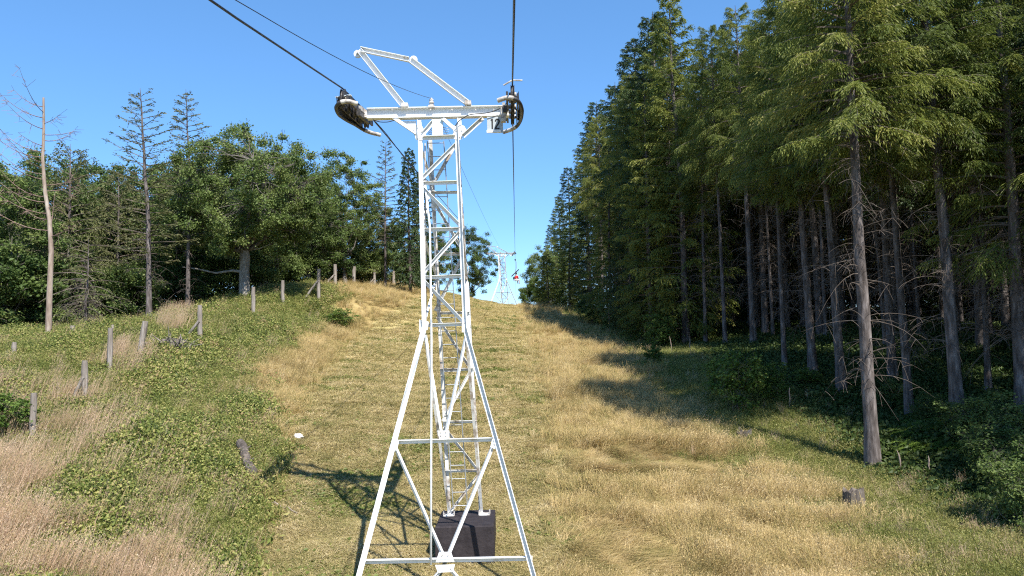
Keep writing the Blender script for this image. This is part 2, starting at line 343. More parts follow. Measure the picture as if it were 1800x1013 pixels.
# ------------------------------------------------------------------ ground cover
def blades(n, rad, l0, l1, wd, th0, th1, seed, az=None, azs=3.2, heads=0, hs=.02, gauss=False):
    g = np.random.RandomState(seed)
    r = rad * np.sqrt(g.rand(n)) if not gauss else np.abs(g.randn(n)) * rad * .6
    a = g.rand(n) * 6.283
    p0 = np.stack([r * np.cos(a), r * np.sin(a), np.full(n, -.02)], 1)
    L = g.uniform(l0, l1, n)[:, None]; A = (g.rand(n) * 6.283) if az is None else az + azs * (g.rand(n) - .5)
    t0 = np.radians(g.uniform(*th0, n)); t1 = np.radians(g.uniform(*th1, n))
    D = lambda t: np.stack([np.sin(t) * np.cos(A), np.sin(t) * np.sin(A), np.cos(t)], 1)
    p1 = p0 + L * .5 * D(t0); p2 = p1 + L * .5 * D(t1); p2[:, 2] = np.maximum(p2[:, 2], .005)
    sa = g.rand(n) * 6.283
    s = np.stack([np.cos(sa), np.sin(sa), np.zeros(n)], 1) * (wd * g.uniform(.6, 1.3, n) / 2)[:, None]
    V = np.stack([p0 - s, p0 + s, p1 - s * .8, p1 + s * .8, p2], 1).reshape(-1, 3)
    b = np.arange(n)[:, None] * 5
    Fs = np.concatenate([b + [0, 1, 3], b + [0, 3, 2], b + [2, 3, 4]])
    tint = np.repeat(g.rand(n), 5)
    if heads:
        m = heads * n; k = np.repeat(np.arange(n), heads)
        tt = g.rand(m)[:, None]; c = p2[k] * (1 - tt * .3) + p1[k] * tt * .3 + g.randn(m, 3) * hs * .8
        q1 = g.randn(m, 3) * hs; q2 = g.randn(m, 3) * hs * .5; dd = D(t1)[k] * hs * 2.2
        V2 = np.stack([c + dd, c + q1 * .5, c - q2], 1).reshape(-1, 3); b2 = len(V) + np.arange(m)[:, None] * 3
        V = np.concatenate([V, V2]); Fs = np.concatenate([Fs, b2 + [0, 1, 2]]); tint = np.concatenate([tint, np.repeat(.5 + .5 * g.rand(m), 3)])
    return V, Fs, tint
def leaves(C, Nrm, size, g, long=1.5, tint=None):
    """folded diamond leaves at C (n,3) with rough normals Nrm; 2 tris each"""
    n = len(C); nr = Nrm / (np.linalg.norm(Nrm, axis=1, keepdims=True) + 1e-9)
    t = np.cross(nr, g.randn(n, 3)); t /= np.linalg.norm(t, axis=1, keepdims=True) + 1e-9
    b = np.cross(nr, t); s = (size * g.uniform(.6, 1.35, n))[:, None]
    V = np.stack([C - t * s * long / 2, C + b * s / 2 + nr * s * .12, C + t * s * long / 2 - nr * s * .15, C - b * s / 2 + nr * s * .12], 1).reshape(-1, 3)
    i = np.arange(n)[:, None] * 4
    Fs = np.concatenate([i + [0, 1, 2], i + [0, 2, 3]])
    return V, Fs, np.repeat(g.rand(n) if tint is None else tint, 4)
def leaf_clump(n, rad, h, size, seed, long=1.5, up=1.0):
    g = np.random.RandomState(seed)
    a = g.rand(n) * 6.283; r = rad * np.sqrt(g.rand(n)); top = h * (1 - (r / rad) ** 2 * .8)
    z = top * g.uniform(.15, 1, n) ** .6
    C = np.stack([r * np.cos(a), r * np.sin(a), z], 1) + g.randn(n, 3) * .02
    Nn = g.randn(n, 3) * .75 + np.array([0, 0, up]); return leaves(C, Nn, size, g, long)
def fern(seed, n=9, L=.55):
    g = np.random.RandomState(seed); Vs, Fs, Ts = [], [], []; k = 0
    for i in range(n):
        a = i / n * 6.283 + g.rand(); m = 14
        t = np.linspace(.12, 1, m); rr = L * t; zz = L * (.9 * t - .75 * t ** 2)
        c = np.stack([rr * math.cos(a), rr * math.sin(a), zz], 1); w = .13 * (1 - t) ** .7 + .01
        for sgn in (-1, 1):
            s = np.array([-math.sin(a), math.cos(a), -.15]) * sgn; f = np.array([math.cos(a), math.sin(a), 0]) * .02
            V = np.stack([c - f, c + s * w[:, None] + f * 1.5, c + f], 1).reshape(-1, 3)
            b = k + np.arange(m)[:, None] * 3; Vs.append(V); Fs.append(b + [0, 1, 2]); Ts.append(np.full(m * 3, g.rand())); k += m * 3
    return np.concatenate(Vs), np.concatenate(Fs), np.concatenate(Ts)
def scatter(name, pts, scl, yaw, tiltdir, protos, label, idx=None, seed=0, mat=None, parent=None):
    g = np.random.RandomState(seed); n = len(pts)
    me = bpy.data.meshes.new(name); me.vertices.add(n); me.vertices.foreach_set('co', np.asarray(pts, np.float32).ravel())
    a = me.attributes.new('scl', 'FLOAT', 'POINT'); a.data.foreach_set('value', np.asarray(scl, np.float32))
    rot = np.zeros((n, 3), np.float32); rot[:, 2] = yaw
    if tiltdir is not None: rot[:, 0] = tiltdir
    a = me.attributes.new('rot', 'FLOAT_VECTOR', 'POINT'); a.data.foreach_set('vector', rot.ravel())
    a = me.attributes.new('idx', 'INT', 'POINT'); a.data.foreach_set('value', (g.randint(0, len(protos), n) if idx is None else idx).astype(np.int32))
    for m in ([mat] if mat else []): me.materials.append(m)
    o = obj(name, me); tag(o, label, kind='stuff')
    t = bpy.data.node_groups.new(name + '_scatter', 'GeometryNodeTree')
    t.interface.new_socket('Geometry', in_out='INPUT', socket_type='NodeSocketGeometry'); t.interface.new_socket('Geometry', in_out='OUTPUT', socket_type='NodeSocketGeometry')
    gi = t.nodes.new('NodeGroupInput'); go = t.nodes.new('NodeGroupOutput')
    ip = t.nodes.new('GeometryNodeInstanceOnPoints'); ip.inputs['Pick Instance'].default_value = True
    g2i = t.nodes.new('GeometryNodeGeometryToInstance')
    for k, pm in list(enumerate(protos))[::-1]:
        po = bpy.data.objects.new(name + '_clump', pm); oi = t.nodes.new('GeometryNodeObjectInfo'); oi.inputs[0].default_value = po
        t.links.new(oi.outputs['Geometry'], g2i.inputs[0])
    def at(nm, ty):
        q = t.nodes.new('GeometryNodeInputNamedAttribute'); q.data_type = ty; q.inputs[0].default_value = nm; return q.outputs[0]
    t.links.new(gi.outputs[0], ip.inputs['Points']); t.links.new(g2i.outputs[0], ip.inputs['Instance'])
    t.links.new(at('idx', 'INT'), ip.inputs['Instance Index'])
    e2r = t.nodes.new('FunctionNodeEulerToRotation'); t.links.new(at('rot', 'FLOAT_VECTOR'), e2r.inputs[0]); t.links.new(e2r.outputs[0], ip.inputs['Rotation'])
    t.links.new(at('scl', 'FLOAT'), ip.inputs['Scale'])
    t.links.new(ip.outputs[0], go.inputs[0])
    md = o.modifiers.new('scatter', 'NODES'); md.node_group = t
    return o
def cover():
    g = np.random.RandomState(5); n = 260000
    u = g.rand(n); y0, y1, k = 12.8, 100.0, -1.1
    y = (y0 ** k + u * (y1 ** k - y0 ** k)) ** (1 / k)
    x = g.uniform(-.74, .74, n) * y + g.uniform(-1.5, 1.5, n)
    z = H(x, y); mo, ta, he, le, re, fo, be = zones(x, y, z, g.randn(n)); be = y > 100
    pts = np.stack([x, y, z], 1)
    far = 1 + np.clip((y - 25) / 60, 0, 1) * .9
    def take(mask, frac):
        i = np.nonzero(mask & ~be)[0]; g.shuffle(i); return i[:int(len(i) * frac)]
    def mk(nm, mat, data):
        V, Fs, T = data; return mesh(nm, V, Fs, [mat], tint=T)
    def join(*ds):
        V = []; Fs = []; T = []; k = 0
        for v, f, t in ds: V.append(v); Fs.append(f + k); T.append(t); k += len(v)
        return np.concatenate(V), np.concatenate(Fs), np.concatenate(T)
    mown = [mk('mown_clump', M['mown'], join(blades(80, .28, .04, .12, .012, (10, 70), (50, 95), s), blades(24, .30, .18, .45, .013, (74, 90), (84, 94), s + 9, az=(0 if s % 2 else 3.14), azs=1.8), blades(6, .3, .04, .09, .03, (60, 90), (80, 95), s + 60))) for s in range(5)]
    green = [mk('green_clump', M['herb'], join(blades(60, .22, .05, .14, .014, (5, 50), (30, 80), s), leaf_clump(14, .2, .05, .05, s))) for s in range(2)]
    i = take(mo, .85); isg = (noise2(x[i], y[i], 1.3, 31) + .45 * g.randn(len(i))) > 1.0
    a, b = i[~isg], i[isg]
    scatter('mown_grass', pts[a], g.uniform(.8, 1.25, len(a)) * far[a], g.rand(len(a)) * 6.28, None, mown, 'short dry mown grass down the middle of the slope')
    scatter('short_green_grass', pts[b], g.uniform(.8, 1.25, len(b)) * far[b], g.rand(len(b)) * 6.28, None, green, 'fresh green tufts in the mown strip')
    tall = [mk('tall_clump', M['tall'], blades(46, .20, .28, .66, .012, (0, 38), (20, 85), s, az=.4 * s, azs=3.0, heads=1, hs=.014, gauss=True)) for s in range(3)] + \
           [mk('lying_clump', M['tall'], blades(60, .20, .35, .8, .011, (45, 78), (80, 98), s + 20, az=1.1 * s, azs=.9)) for s in range(2)]
    i = take(ta, .62); k = np.where(noise2(x[i], y[i], .8, 41) > .35, g.randint(3, 5, len(i)), g.randint(0, 3, len(i)))
    sc = (.78 + .30 * np.clip(noise2(x[i], y[i], 2.9, 43), -.9, .9)) * g.uniform(.6, 1.3, len(i)) * (1 + (far[i] - 1) * .3)
    scatter('tall_dry_grass', pts[i], sc, 1.6 * noise2(x[i], y[i], 1.1, 44) + g.uniform(-1.1, 1.1, len(i)), g.uniform(-.25, .25, len(i)), tall, 'tall golden dry grass beside the mown strip', idx=k)
    reed = [mk('reed_clump', M['reed'], blades(26, .30, .6, 1.1, .012, (0, 14), (12, 38), s, az=.1, azs=1.5, heads=7, hs=.011, gauss=True)) for s in range(3)]
    i = take(re, .12); scatter('plumed_grass', pts[i], g.uniform(.75, 1.15, len(i)), g.uniform(-.5, .5, len(i)), None, reed, 'tall pinkish plumed grass leaning on the left bank')
    i = take(he, .015); scatter('seeding_grass', pts[i], g.uniform(.35, .6, len(i)), g.rand(len(i)) * 6.28, None, reed, 'thin seeding grass among the herbs by the wood')
    i = take(le, .010); scatter('straw_stems', pts[i], g.uniform(.5, .8, len(i)), g.uniform(-.5, .5, len(i)), None, reed, 'scattered straw stems standing in the brambles')
    br = [mk('bramble_clump', M['bramble'], join(leaf_clump(110, .34, .26 + .10 * s, .044, 60 + s, 1.6, .45), blades(10, .3, .25, .55, .010, (10, 50), (30, 85), 160 + s))) for s in range(4)]
    i = take(le | re, .45); hs = 1 + .5 * np.clip(noise2(x[i], y[i], 1.6, 51), -1, 1)
    scatter('bramble_cover', pts[i], hs * g.uniform(.7, 1.2, len(i)), g.rand(len(i)) * 6.28, None, br, 'green and yellowing brambles covering the left bank')
    hb = [mk('herb_clump', M['herb'], join(leaf_clump(45, .28, .2, .045, 80 + s, 2.2, .6), blades(40, .26, .15, .42, .008, (0, 35), (20, 80), 85 + s, heads=1, hs=.014))) for s in range(3)]
    i = take(he, .60); scatter('herb_cover', pts[i], g.uniform(.7, 1.25, len(i)), g.rand(len(i)) * 6.28, None, hb, 'low green herbs and grass along the forest edge')
    i = take(ta & (noise2(x, y, 1.2, 53) > .25), .10); scatter('green_weeds', pts[i], g.uniform(.6, 1.0, len(i)), g.rand(len(i)) * 6.28, None, hb, 'green weeds mixed into the dry grass')
    i = take((le | re) & (noise2(x, y, 1.4, 57) > -.5), .34); scatter('left_bank_weeds', pts[i], g.uniform(.8, 1.5, len(i)), g.rand(len(i)) * 6.28, None, hb, 'mixed weeds and grasses growing through the brambles')
    i = take(le & (noise2(x, y, 1.2, 58) > .55), .16); scatter('dry_tufts', pts[i], g.uniform(.6, 1.1, len(i)), g.rand(len(i)) * 6.28, None, tall[:3], 'pale dry tufts scattered over the left bank')
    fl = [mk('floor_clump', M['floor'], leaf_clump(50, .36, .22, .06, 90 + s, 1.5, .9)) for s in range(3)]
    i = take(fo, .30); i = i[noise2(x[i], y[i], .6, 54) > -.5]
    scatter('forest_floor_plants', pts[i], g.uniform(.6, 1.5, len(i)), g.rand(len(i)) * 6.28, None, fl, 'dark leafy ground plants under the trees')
    fe = [mk('fern_clump', M['fern'], fern(100 + s)) for s in range(3)]
    px, py = project(pts)
    m = ((px > 60) & (px < 340) & (py > 555) & (py < 620) & (y < 42)) | ((px > 1600) & (px < 1800) & (py > 700) & (py < 800) & (y < 26))
    i = take(m, .16); scatter('ferns', pts[i], g.uniform(.8, 1.3, len(i)), g.rand(len(i)) * 6.28, None, fe, 'bright green ferns at the edges of the wood')
cover()
# ------------------------------------------------------------------ trees
def conifer_meshes(seed, Ht=21, base=8, Rc=3.0, nb=120, ntw=34, tuft=.085, ntuft=6, droop=.5, mat='needle', r0=.21, dead=45, up=.12, sparse=1.0, hang=.9, sides=8, twigmat='twig', low=None):
    g = np.random.RandomState(seed)
    # trunk
    k = 12; t = np.linspace(0, 1, k); bx = np.cumsum(g.randn(k) * .05) * t; by = np.cumsum(g.randn(k) * .05) * t
    tr = np.stack([bx, by, -.3 + (Ht + .3) * t], 1); rad = r0 * ((1 - t) ** .8 * .93 + .07) * 1.0; rad[0] *= 1.35
    V, Fq = tubes(tr[None], rad[None], sides); trunk = mesh('trunk', V, Fq, [M['barkd' if mat is None else 'bark']], smooth=True)
    axis = lambda z: np.stack([np.interp(z, tr[:, 2], tr[:, 0]), np.interp(z, tr[:, 2], tr[:, 1])], -1)
    # branches
    z = base + (Ht - .3 - base) * (np.arange(nb) + g.rand(nb)) / nb
    f = (z - base) / (Ht - base)
    prof = np.clip(1.0 - f, 0.03, 1) ** .6 * np.clip(.55 + f * 3, 0, 1)
    L = Rc * prof * g.uniform(.65, 1.15, nb) + .15
    az = np.arange(nb) * 2.399 + g.randn(nb) * .3
    s = np.linspace(0, 1, 6)
    r = L[:, None] * s; dr = droop * g.uniform(.6, 1.3, nb)[:, None]
    zz = z[:, None] + r * (up + .5 * f[:, None]) - dr * r ** 2 / np.maximum(L[:, None], .5) * (1 - .5 * f[:, None]) + .12 * L[:, None] * np.clip(s - .6, 0, 1) * 1.5
    aa = az[:, None] + .12 * g.randn(nb, 1) * s
    ax = axis(z)
    B = np.stack([ax[:, None, 0] + r * np.cos(aa), ax[:, None, 1] + r * np.sin(aa), zz], -1)
    Vb, Fb = tubes(B, (.035 * (L / Rc)[:, None] + .008) * (1 - .8 * s), 3)
    # twigs with needle tufts
    n = nb * ntw; bi = np.repeat(np.arange(nb), ntw); tt = .26 + .74 * g.rand(n) ** .8
    keep = g.rand(n) < sparse * np.clip(L[bi] / Rc + .35, .3, 1); bi = bi[keep]; tt = tt[keep]; n = len(bi)
    ii = np.minimum((tt * 5).astype(int), 4); fr = (tt * 5 - ii)[:, None]
    base_p = B[bi, ii] * (1 - fr) + B[bi, ii + 1] * fr
    out_d = B[bi, ii + 1] - B[bi, ii]; out_d /= np.linalg.norm(out_d, axis=1, keepdims=True)
    lat = np.cross(out_d, [0, 0, 1.0]); lat *= np.where(g.rand(n) < .5, -1, 1)[:, None]
    d0 = lat * g.uniform(.3, 1, n)[:, None] + out_d * g.uniform(.3, 1, n)[:, None] + g.randn(n, 3) * .15
    d0 /= np.linalg.norm(d0, axis=1, keepdims=True)
    tl = (.30 + .75 * (1 - tt)) * L[bi] ** .5 * .62 * g.uniform(.5, 1.25, n)
    q = (np.arange(ntuft) + .6) / ntuft
    hg = hang * g.uniform(.4, 1.3, n)
    C = base_p[:, None] + d0[:, None] * (tl[:, None] * q)[..., None]
    C[..., 2] -= (hg * tl)[:, None] * q ** 1.6
    tang = d0[:, None] * np.ones((1, ntuft, 1)); tang = tang.copy(); tang[..., 2] -= hg[:, None] * 1.6 * q ** .6
    C = C.reshape(-1, 3) + g.randn(n * ntuft, 3) * .02; tang = tang.reshape(-1, 3); m = len(C)
    tang /= np.linalg.norm(tang, axis=1, keepdims=True)
    sd = np.cross(tang, g.randn(m, 3)); sd /= np.linalg.norm(sd, axis=1, keepdims=True) + 1e-9
    ln = (np.repeat(tl, ntuft) / ntuft * 1.5 + .03)[:, None] * .5; wd = tuft * .5 * g.uniform(.5, 1.2, m)[:, None]
    Vt = np.stack([C - tang * ln, C + sd * wd, C + tang * ln, C - sd * wd], 1).reshape(-1, 3)
    i4 = len(Vb) + np.arange(m)[:, None] * 4; Ft = i4 + [0, 1, 2, 3]
    tint = np.concatenate([np.zeros(len(Vb)), np.repeat(np.clip(np.repeat(g.rand(n) * .5 + .5 * np.repeat(g.rand(nb), ntw)[keep], ntuft) + g.randn(m) * .1, 0, 1), 4)])
    mi = np.concatenate([np.ones(len(Fb)), np.zeros(len(Ft))])
    crown = mesh('crown', np.concatenate([Vb, Vt]), [np.concatenate([Fb, Ft])], [M[mat or 'sparse'], M[twigmat]], tint=tint, mat_idx=mi)
    deadm = None
    if dead:
        z = g.uniform(1.0 if low is None else low, base + 1.5, dead); a = g.rand(dead) * 6.283; Ld = g.uniform(.4, 2.0, dead); s = np.linspace(0, 1, 6)
        r = Ld[:, None] * s; ax = axis(z); k1 = g.uniform(.1, .7, dead)[:, None]
        sag = r * g.uniform(-.15, .5, dead)[:, None] - k1 * r ** 2 * .8
        aa = a[:, None] + s * g.randn(dead, 1) * .4
        D = np.stack([ax[:, None, 0] + r * np.cos(aa), ax[:, None, 1] + r * np.sin(aa), z[:, None] + sag], -1)
        Vd, Fd = tubes(D, .012 * (1.1 - s) * np.ones((dead, 1)), 3)
        # side twigs
        ns = dead * 5; bi = np.repeat(np.arange(dead), 5); j = g.randint(1, 5, ns); p = D[bi, j]; dv = g.randn(ns, 3) * [1, 1, .5] + [0, 0, -.5]
        dv /= np.linalg.norm(dv, axis=1, keepdims=True); l = g.uniform(.15, .55, ns)[:, None, None]; s3 = np.linspace(0, 1, 4)[None, :, None]
        S = p[:, None] + dv[:, None] * l * s3 + np.array([0, 0, -.35]) * l * s3 ** 2
        Vs, Fs = tubes(S, .005 * np.ones((ns, 4)), 3)
        deadm = mesh('dead_branches', np.concatenate([Vd, Vs]), np.concatenate([Fd, Fs + len(Vd)]), [M[twigmat]])
    return trunk, crown, deadm
def make_tree(name, ms, loc, label, cat, group=None, rz=0, s=1, lean=(0, 0), sxy=None):
    o = thing(name, loc, label, cat, group); o.rotation_euler = (lean[1], lean[0], rz); o.scale = (sxy or s, sxy or s, s)
    obj('trunk', ms[0], o); obj('crown', ms[1], o)
    if len(ms) > 2 and ms[2] is not None: obj('dead_branches', ms[2], o)
    return o
def broadleaf_meshes(seed, Ht=10, base=3, Rc=4, ncl=130, nl=230, leaf=.10, r0=.22, mat='leaf', clr=.62, bark='oakbark', fill=.55, fork=None, squash=1.0, dead=None):
    """trunk that forks into limbs; leaf clumps grow on branches off the limbs"""
    g = np.random.RandomState(seed); fk = fork or base * .85
    cz = (Ht + base) / 2; hz = (Ht - base) / 2
    # clump centres through the crown volume, denser near the outside
    C = []
    while len(C) < ncl:
        v = g.randn(3); v /= np.linalg.norm(v); rr = fill + (1 - fill) * g.rand() ** .5
        p = v * rr * g.uniform(.82, 1.08) * [Rc, Rc * squash, hz] + [0, 0, cz]
        bump = 1 + .16 * math.sin(v[0] * 5 + seed) * math.cos(v[1] * 4 + seed * 2) + .1 * math.sin(v[2] * 7 + seed)
        p[:2] *= bump; p[2] = cz + (p[2] - cz) * bump
        if p[2] > base * .7: C.append(p)
    C = np.array(C)
    nl_ = 8; la = np.arange(nl_) * 6.283 / nl_ + g.randn(nl_) * .25; s = np.linspace(0, 1, 7)
    ends = np.stack([np.cos(la) * Rc * g.uniform(.25, .75, nl_), np.sin(la) * Rc * g.uniform(.25, .75, nl_), cz + hz * g.uniform(-.3, .32, nl_)], 1)
    st = np.array([0, 0, fk]); Lm = st + (ends - st)[:, None] * s[:, None]
    Lm[..., 2] += (np.sin(s * math.pi) * -.08 * Ht)[None]; Lm[:, 1:-1] += g.randn(nl_, 5, 3) * .12
    V1, F1 = tubes(Lm, (r0 * .55 * (1 - .8 * s))[None] * g.uniform(.7, 1.1, (nl_, 1)), 6)
    kt = 7; tt = np.linspace(0, 1, kt); T = np.stack([g.randn(kt) * .03, g.randn(kt) * .03, -.3 + (fk + .5) * tt], 1); rad = r0 * (1.18 - .3 * tt); rad[0] *= 1.35; rad[-2:] *= [1.15, .8]
    V0, F0 = tubes(T[None], rad[None], 10)
    nodes = Lm[:, 2:].reshape(-1, 3)
    d = np.linalg.norm(C[:, None] - nodes[None] + np.array([0, 0, .3]), axis=2); nn = nodes[d.argmin(1)]
    s2 = np.linspace(0, 1, 5); Br = nn[:, None] + (C - nn)[:, None] * s2[:, None]; Br[..., 2] += np.sin(s2 * math.pi) * .12; Br[:, 1:-1] += g.randn(ncl, 3, 3) * .07
    V2, F2 = tubes(Br, (.11 * r0 * (1 - .85 * s2))[None] * np.ones((ncl, 1)), 4)
    nt = ncl * 6; ci = np.repeat(np.arange(ncl), 6); dv = g.randn(nt, 3); dv /= np.linalg.norm(dv, axis=1, keepdims=True)
    s3 = np.linspace(0, 1, 3); Tw = C[ci][:, None] + dv[:, None] * (clr * .9 * s3)[None, :, None]
    V3, F3 = tubes(Tw, min(.009, .12 * r0) * np.ones((nt, 3)), 3)
    wood = [(V0, F0), (V1, F1), (V2, F2), (V3, F3)]
    if dead:
        for pts, r in dead:
            a = np.asarray(pts, float); V4, F4 = tubes(a[None], np.linspace(r, r * .3, len(a))[None], 6); wood.append((V4, F4))
    k = 0; Vw = []; Fw = []
    for v, f in wood: Vw.append(v); Fw.append(f + k); k += len(v)
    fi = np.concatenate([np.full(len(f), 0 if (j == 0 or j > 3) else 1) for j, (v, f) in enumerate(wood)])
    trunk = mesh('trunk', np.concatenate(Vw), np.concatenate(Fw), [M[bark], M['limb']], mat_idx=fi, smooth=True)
    n = ncl * nl; ci = np.repeat(np.arange(ncl), nl); v = g.randn(n, 3); v /= np.linalg.norm(v, axis=1, keepdims=True)
    cr = clr * g.uniform(.6, 1.25, ncl)[ci]
    pos = C[ci] + v * (cr * (.35 + np.abs(g.randn(n)) * .45))[:, None] * [1, 1, .7]
    nr = v * .5 + g.randn(n, 3) * .5 + [0, 0, .55]
    ct = g.rand(ncl)[ci]; Vl, Fl, tl = leaves(pos, nr, leaf, g, 1.4, np.clip(.45 * ct + .55 * g.rand(n), 0, 1))
    crown = mesh('crown', Vl, Fl, [M[mat]], tint=tl)
    return trunk, crown
rg = random.Random(4)
# --- the wood on the right
near = [conifer_meshes(200 + i, 17.5, (9.4, 8.4, 7.6, 8.8, 4.6)[i], 3.0, 125, 92, .032, 7, .5, 'needle', .20, 80, sparse=1, low=2.4) for i in range(5)]
dense = [conifer_meshes(220 + i, 19, 6.5 + i, 2.5, 140, 60, .05, 6, .4, 'spruce', .17, 40) for i in range(2)]
full = [conifer_meshes(230 + i, 20, .9 + .5 * i, 2.7, 200, 60, .055, 6, .45, 'spruce' if i else 'needle', .18, 0) for i in range(2)]
G = 'conifers of the wood on the right'
trees_right = [  # px, py base, distance, variant, scale, lean(x), radius factor, label
    (1535, 828, 21.0, 0, 1.00, 0.02, 1.0, 'thick grey conifer trunk standing foremost of the wood, alone on the grassy edge'),
    (1685, 747, 21.8, 1, .98, 0.02, .95, 'tall conifer right of the foremost trunk with a curved dead branch on its left side'),
    (1800, 740, 21.5, 4, 1.0, 0.0, 1.0, 'conifer trunk cut by the right border of the photo'),
    (1600, 742, 24.5, 3, 1.0, 0.02, .75, 'slim conifer just right of the foremost thick trunk, leaning slightly left'),
    (1480, 692, 27.0, 1, 1.02, 0.015, .9, 'conifer with reddish sunlit lower trunk just left of the foremost tree'),
    (1430, 667, 29.0, 2, 1.0, 0.02, .95, 'conifer two trunks left of the foremost tree, above the sapling'),
    (1380, 655, 31.0, 0, .95, 0.01, .65, 'slim straight conifer directly behind the bright green sapling'),
    (1325, 607, 38.0, 3, 1.0, 0.0, .95, 'tall straight conifer rising just left of the bright green sapling'),
    (1275, 600, 40.0, 0, .98, 0.0, .7, 'thin conifer left of the sapling, second in from the straight tall one'),
    (1240, 598, 43.0, 1, .92, 0.0, .7, 'thin dark conifer right of the pair of crossing trunks'),
    (1187, 592, 48.0, 2, 1.0, -0.01, .9, 'upright trunk of the crossing pair at the bend of the forest edge'),
    (1168, 545, 50.0, 1, .95, 0.13, .9, 'leaning trunk of the crossing pair at the bend of the forest edge'),
    (1118, 560, 54.0, 3, .98, 0.0, .8, 'conifer above the dark shrub at the far part of the forest edge'),
    (1060, 560, 66.0, 0, .95, 0.0, .8, 'slim conifer near the far end of the forest edge'),
    (1740, 725, 25.5, 3, .95, 0.0, .6, 'thin conifer deeper in, between the last two big trunks at the right'),
    (1560, 660, 33.0, 0, .95, 0.0, .6, 'sun flecked thin conifer behind the gap right of the foremost trunk'),
    (1620, 640, 36.0, 2, .9, 0.0, .6, 'very thin trunk deep behind the slim leaning conifer'),
    (1453, 620, 37.0, 3, .95, 0.0, .6, 'thin conifer in the second row left of the foremost trunk'),
    (1360, 612, 42.0, 1, .95, 0.0, .6, 'warm lit thin trunk in the second row above the sapling'),
]
used = []
for px, py, d, v, s, ln, rf, lab in trees_right:
    p = spot(px, py, d); used.append((p.x, p.y))
    o = make_tree('conifer', near[v], p, lab, 'tree', G, rg.uniform(0, 6.28), s * float(np.interp(d, [20, 23, 30, 40, 50], [.97, .92, .9, 1.0, 1.08])), (-ln + rg.uniform(-.012, .012), rg.uniform(-.02, .02)), sxy=s * float(np.interp(d, [22, 30, 60], [1, .85, .85])))
    tr = [c for c in o.children if c.name.startswith('trunk')][0]; tr.scale = (rf, rf, 1)
# silhouette trees at the far part of the edge: px, distance, top py
sil = [(1165, 50, 22, 'tallest'), (1128, 57, 70, ''), (1092, 68, 145, ''), (1058, 76, 178, ''), (1036, 92, 250, ''), (1008, 108, 292, ''), (990, 118, 345, ''), (972, 128, 395, ''), (1075, 60, 250, ''), (1040, 75, 330, ''), (1003, 82, 400, ''), (1110, 50, 330, ''), (1205, 45, -20, ''), (1185, 53, 25, ''), (1145, 47, 150, '')]
sl_ = ['tall green conifer whose top nearly reaches the upper border left of the big canopy', 'yellow green conifer one step down the skyline from the tallest canopy', 'conifer with a pointed pair of tips halfway down the forest skyline',
       'conifer just below the paired tips on the forest skyline', 'narrow dark conifer on the falling skyline above the forest bend', 'small topped conifer low on the falling skyline', 'dark spruce near the lower end of the skyline',
       'last tall conifer before the skyline meets the round shrubs', 'dark bushy conifer in front at the middle of the far forest edge', 'dark full conifer in front near the end of the far forest edge', 'low dark conifer at the very end of the forest edge by the crest', 'full green conifer behind the dark shrub at the forest bend', 'tall conifer rising out of the upper border just left of the crossing trunks', 'tall conifer behind the crossing trunks, top near the upper border', 'mid height conifer in front of the tallest one at the forest bend']
for i, (px, d, top, _) in enumerate(sil):
    b = P(px, 560, d); z = H1(b[0], b[1]); t = P(px, top, d)[2]; h = t - z
    used.append((b[0], b[1]))
    ms = (full if i >= 4 or h < 15 else dense)[i % 2]; H0 = 20 if i >= 4 or h < 15 else (19, 19)[i % 2]
    make_tree('conifer', ms, (b[0], b[1], z), sl_[i], 'tree', G, rg.uniform(0, 6.28), h / H0, sxy=min(1.4, max(.8, h / H0 * 1.18)))
# fill of the wood
cnt = 0; deep = 0
random.seed(9)
cands = []
for gx in range(0, 12):
    for gy in range(-6, 40):
        x = 12.5 + gx * 3.0 + rg.uniform(-1.1, 1.1); y = gy * 3.1 + rg.uniform(-1.1, 1.1)
        cands.append((x, y, gx))
for x, y, gx in cands:
    ed = 12.6 + .02 * y
    if x < ed or min((x - a) ** 2 + (y - b) ** 2 for a, b in used) < 3.2: continue
    if gx > 5 and (y < 18 or rg.random() < .25): continue
    if y < 13 and (x < 15 + (12 - y) * .6 or y < 5 or x > 26): continue
    if y > 75 and gx > 7: continue
    if y > 75 and gx > 2 and rg.random() < .25: continue
    used.append((x, y)); z = H1(x, y)
    back = gx >= 6 or (y > 60 and gx > 1)
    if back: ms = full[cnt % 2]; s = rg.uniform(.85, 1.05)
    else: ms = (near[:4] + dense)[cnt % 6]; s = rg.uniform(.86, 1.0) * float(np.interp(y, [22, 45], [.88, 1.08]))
    inv = y < 17
    lab = 'dark spruce with low branches closing off the depth of the wood' if back else 'slim bare trunked conifer in shade inside the wood'
    if inv: lab = 'conifer of the wood beside the viewer, right of the photo'
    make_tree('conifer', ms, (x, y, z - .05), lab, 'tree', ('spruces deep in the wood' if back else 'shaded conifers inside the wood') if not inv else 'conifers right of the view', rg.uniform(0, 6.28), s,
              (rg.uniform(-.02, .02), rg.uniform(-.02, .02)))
    cnt += 1
print('fill trees', cnt)
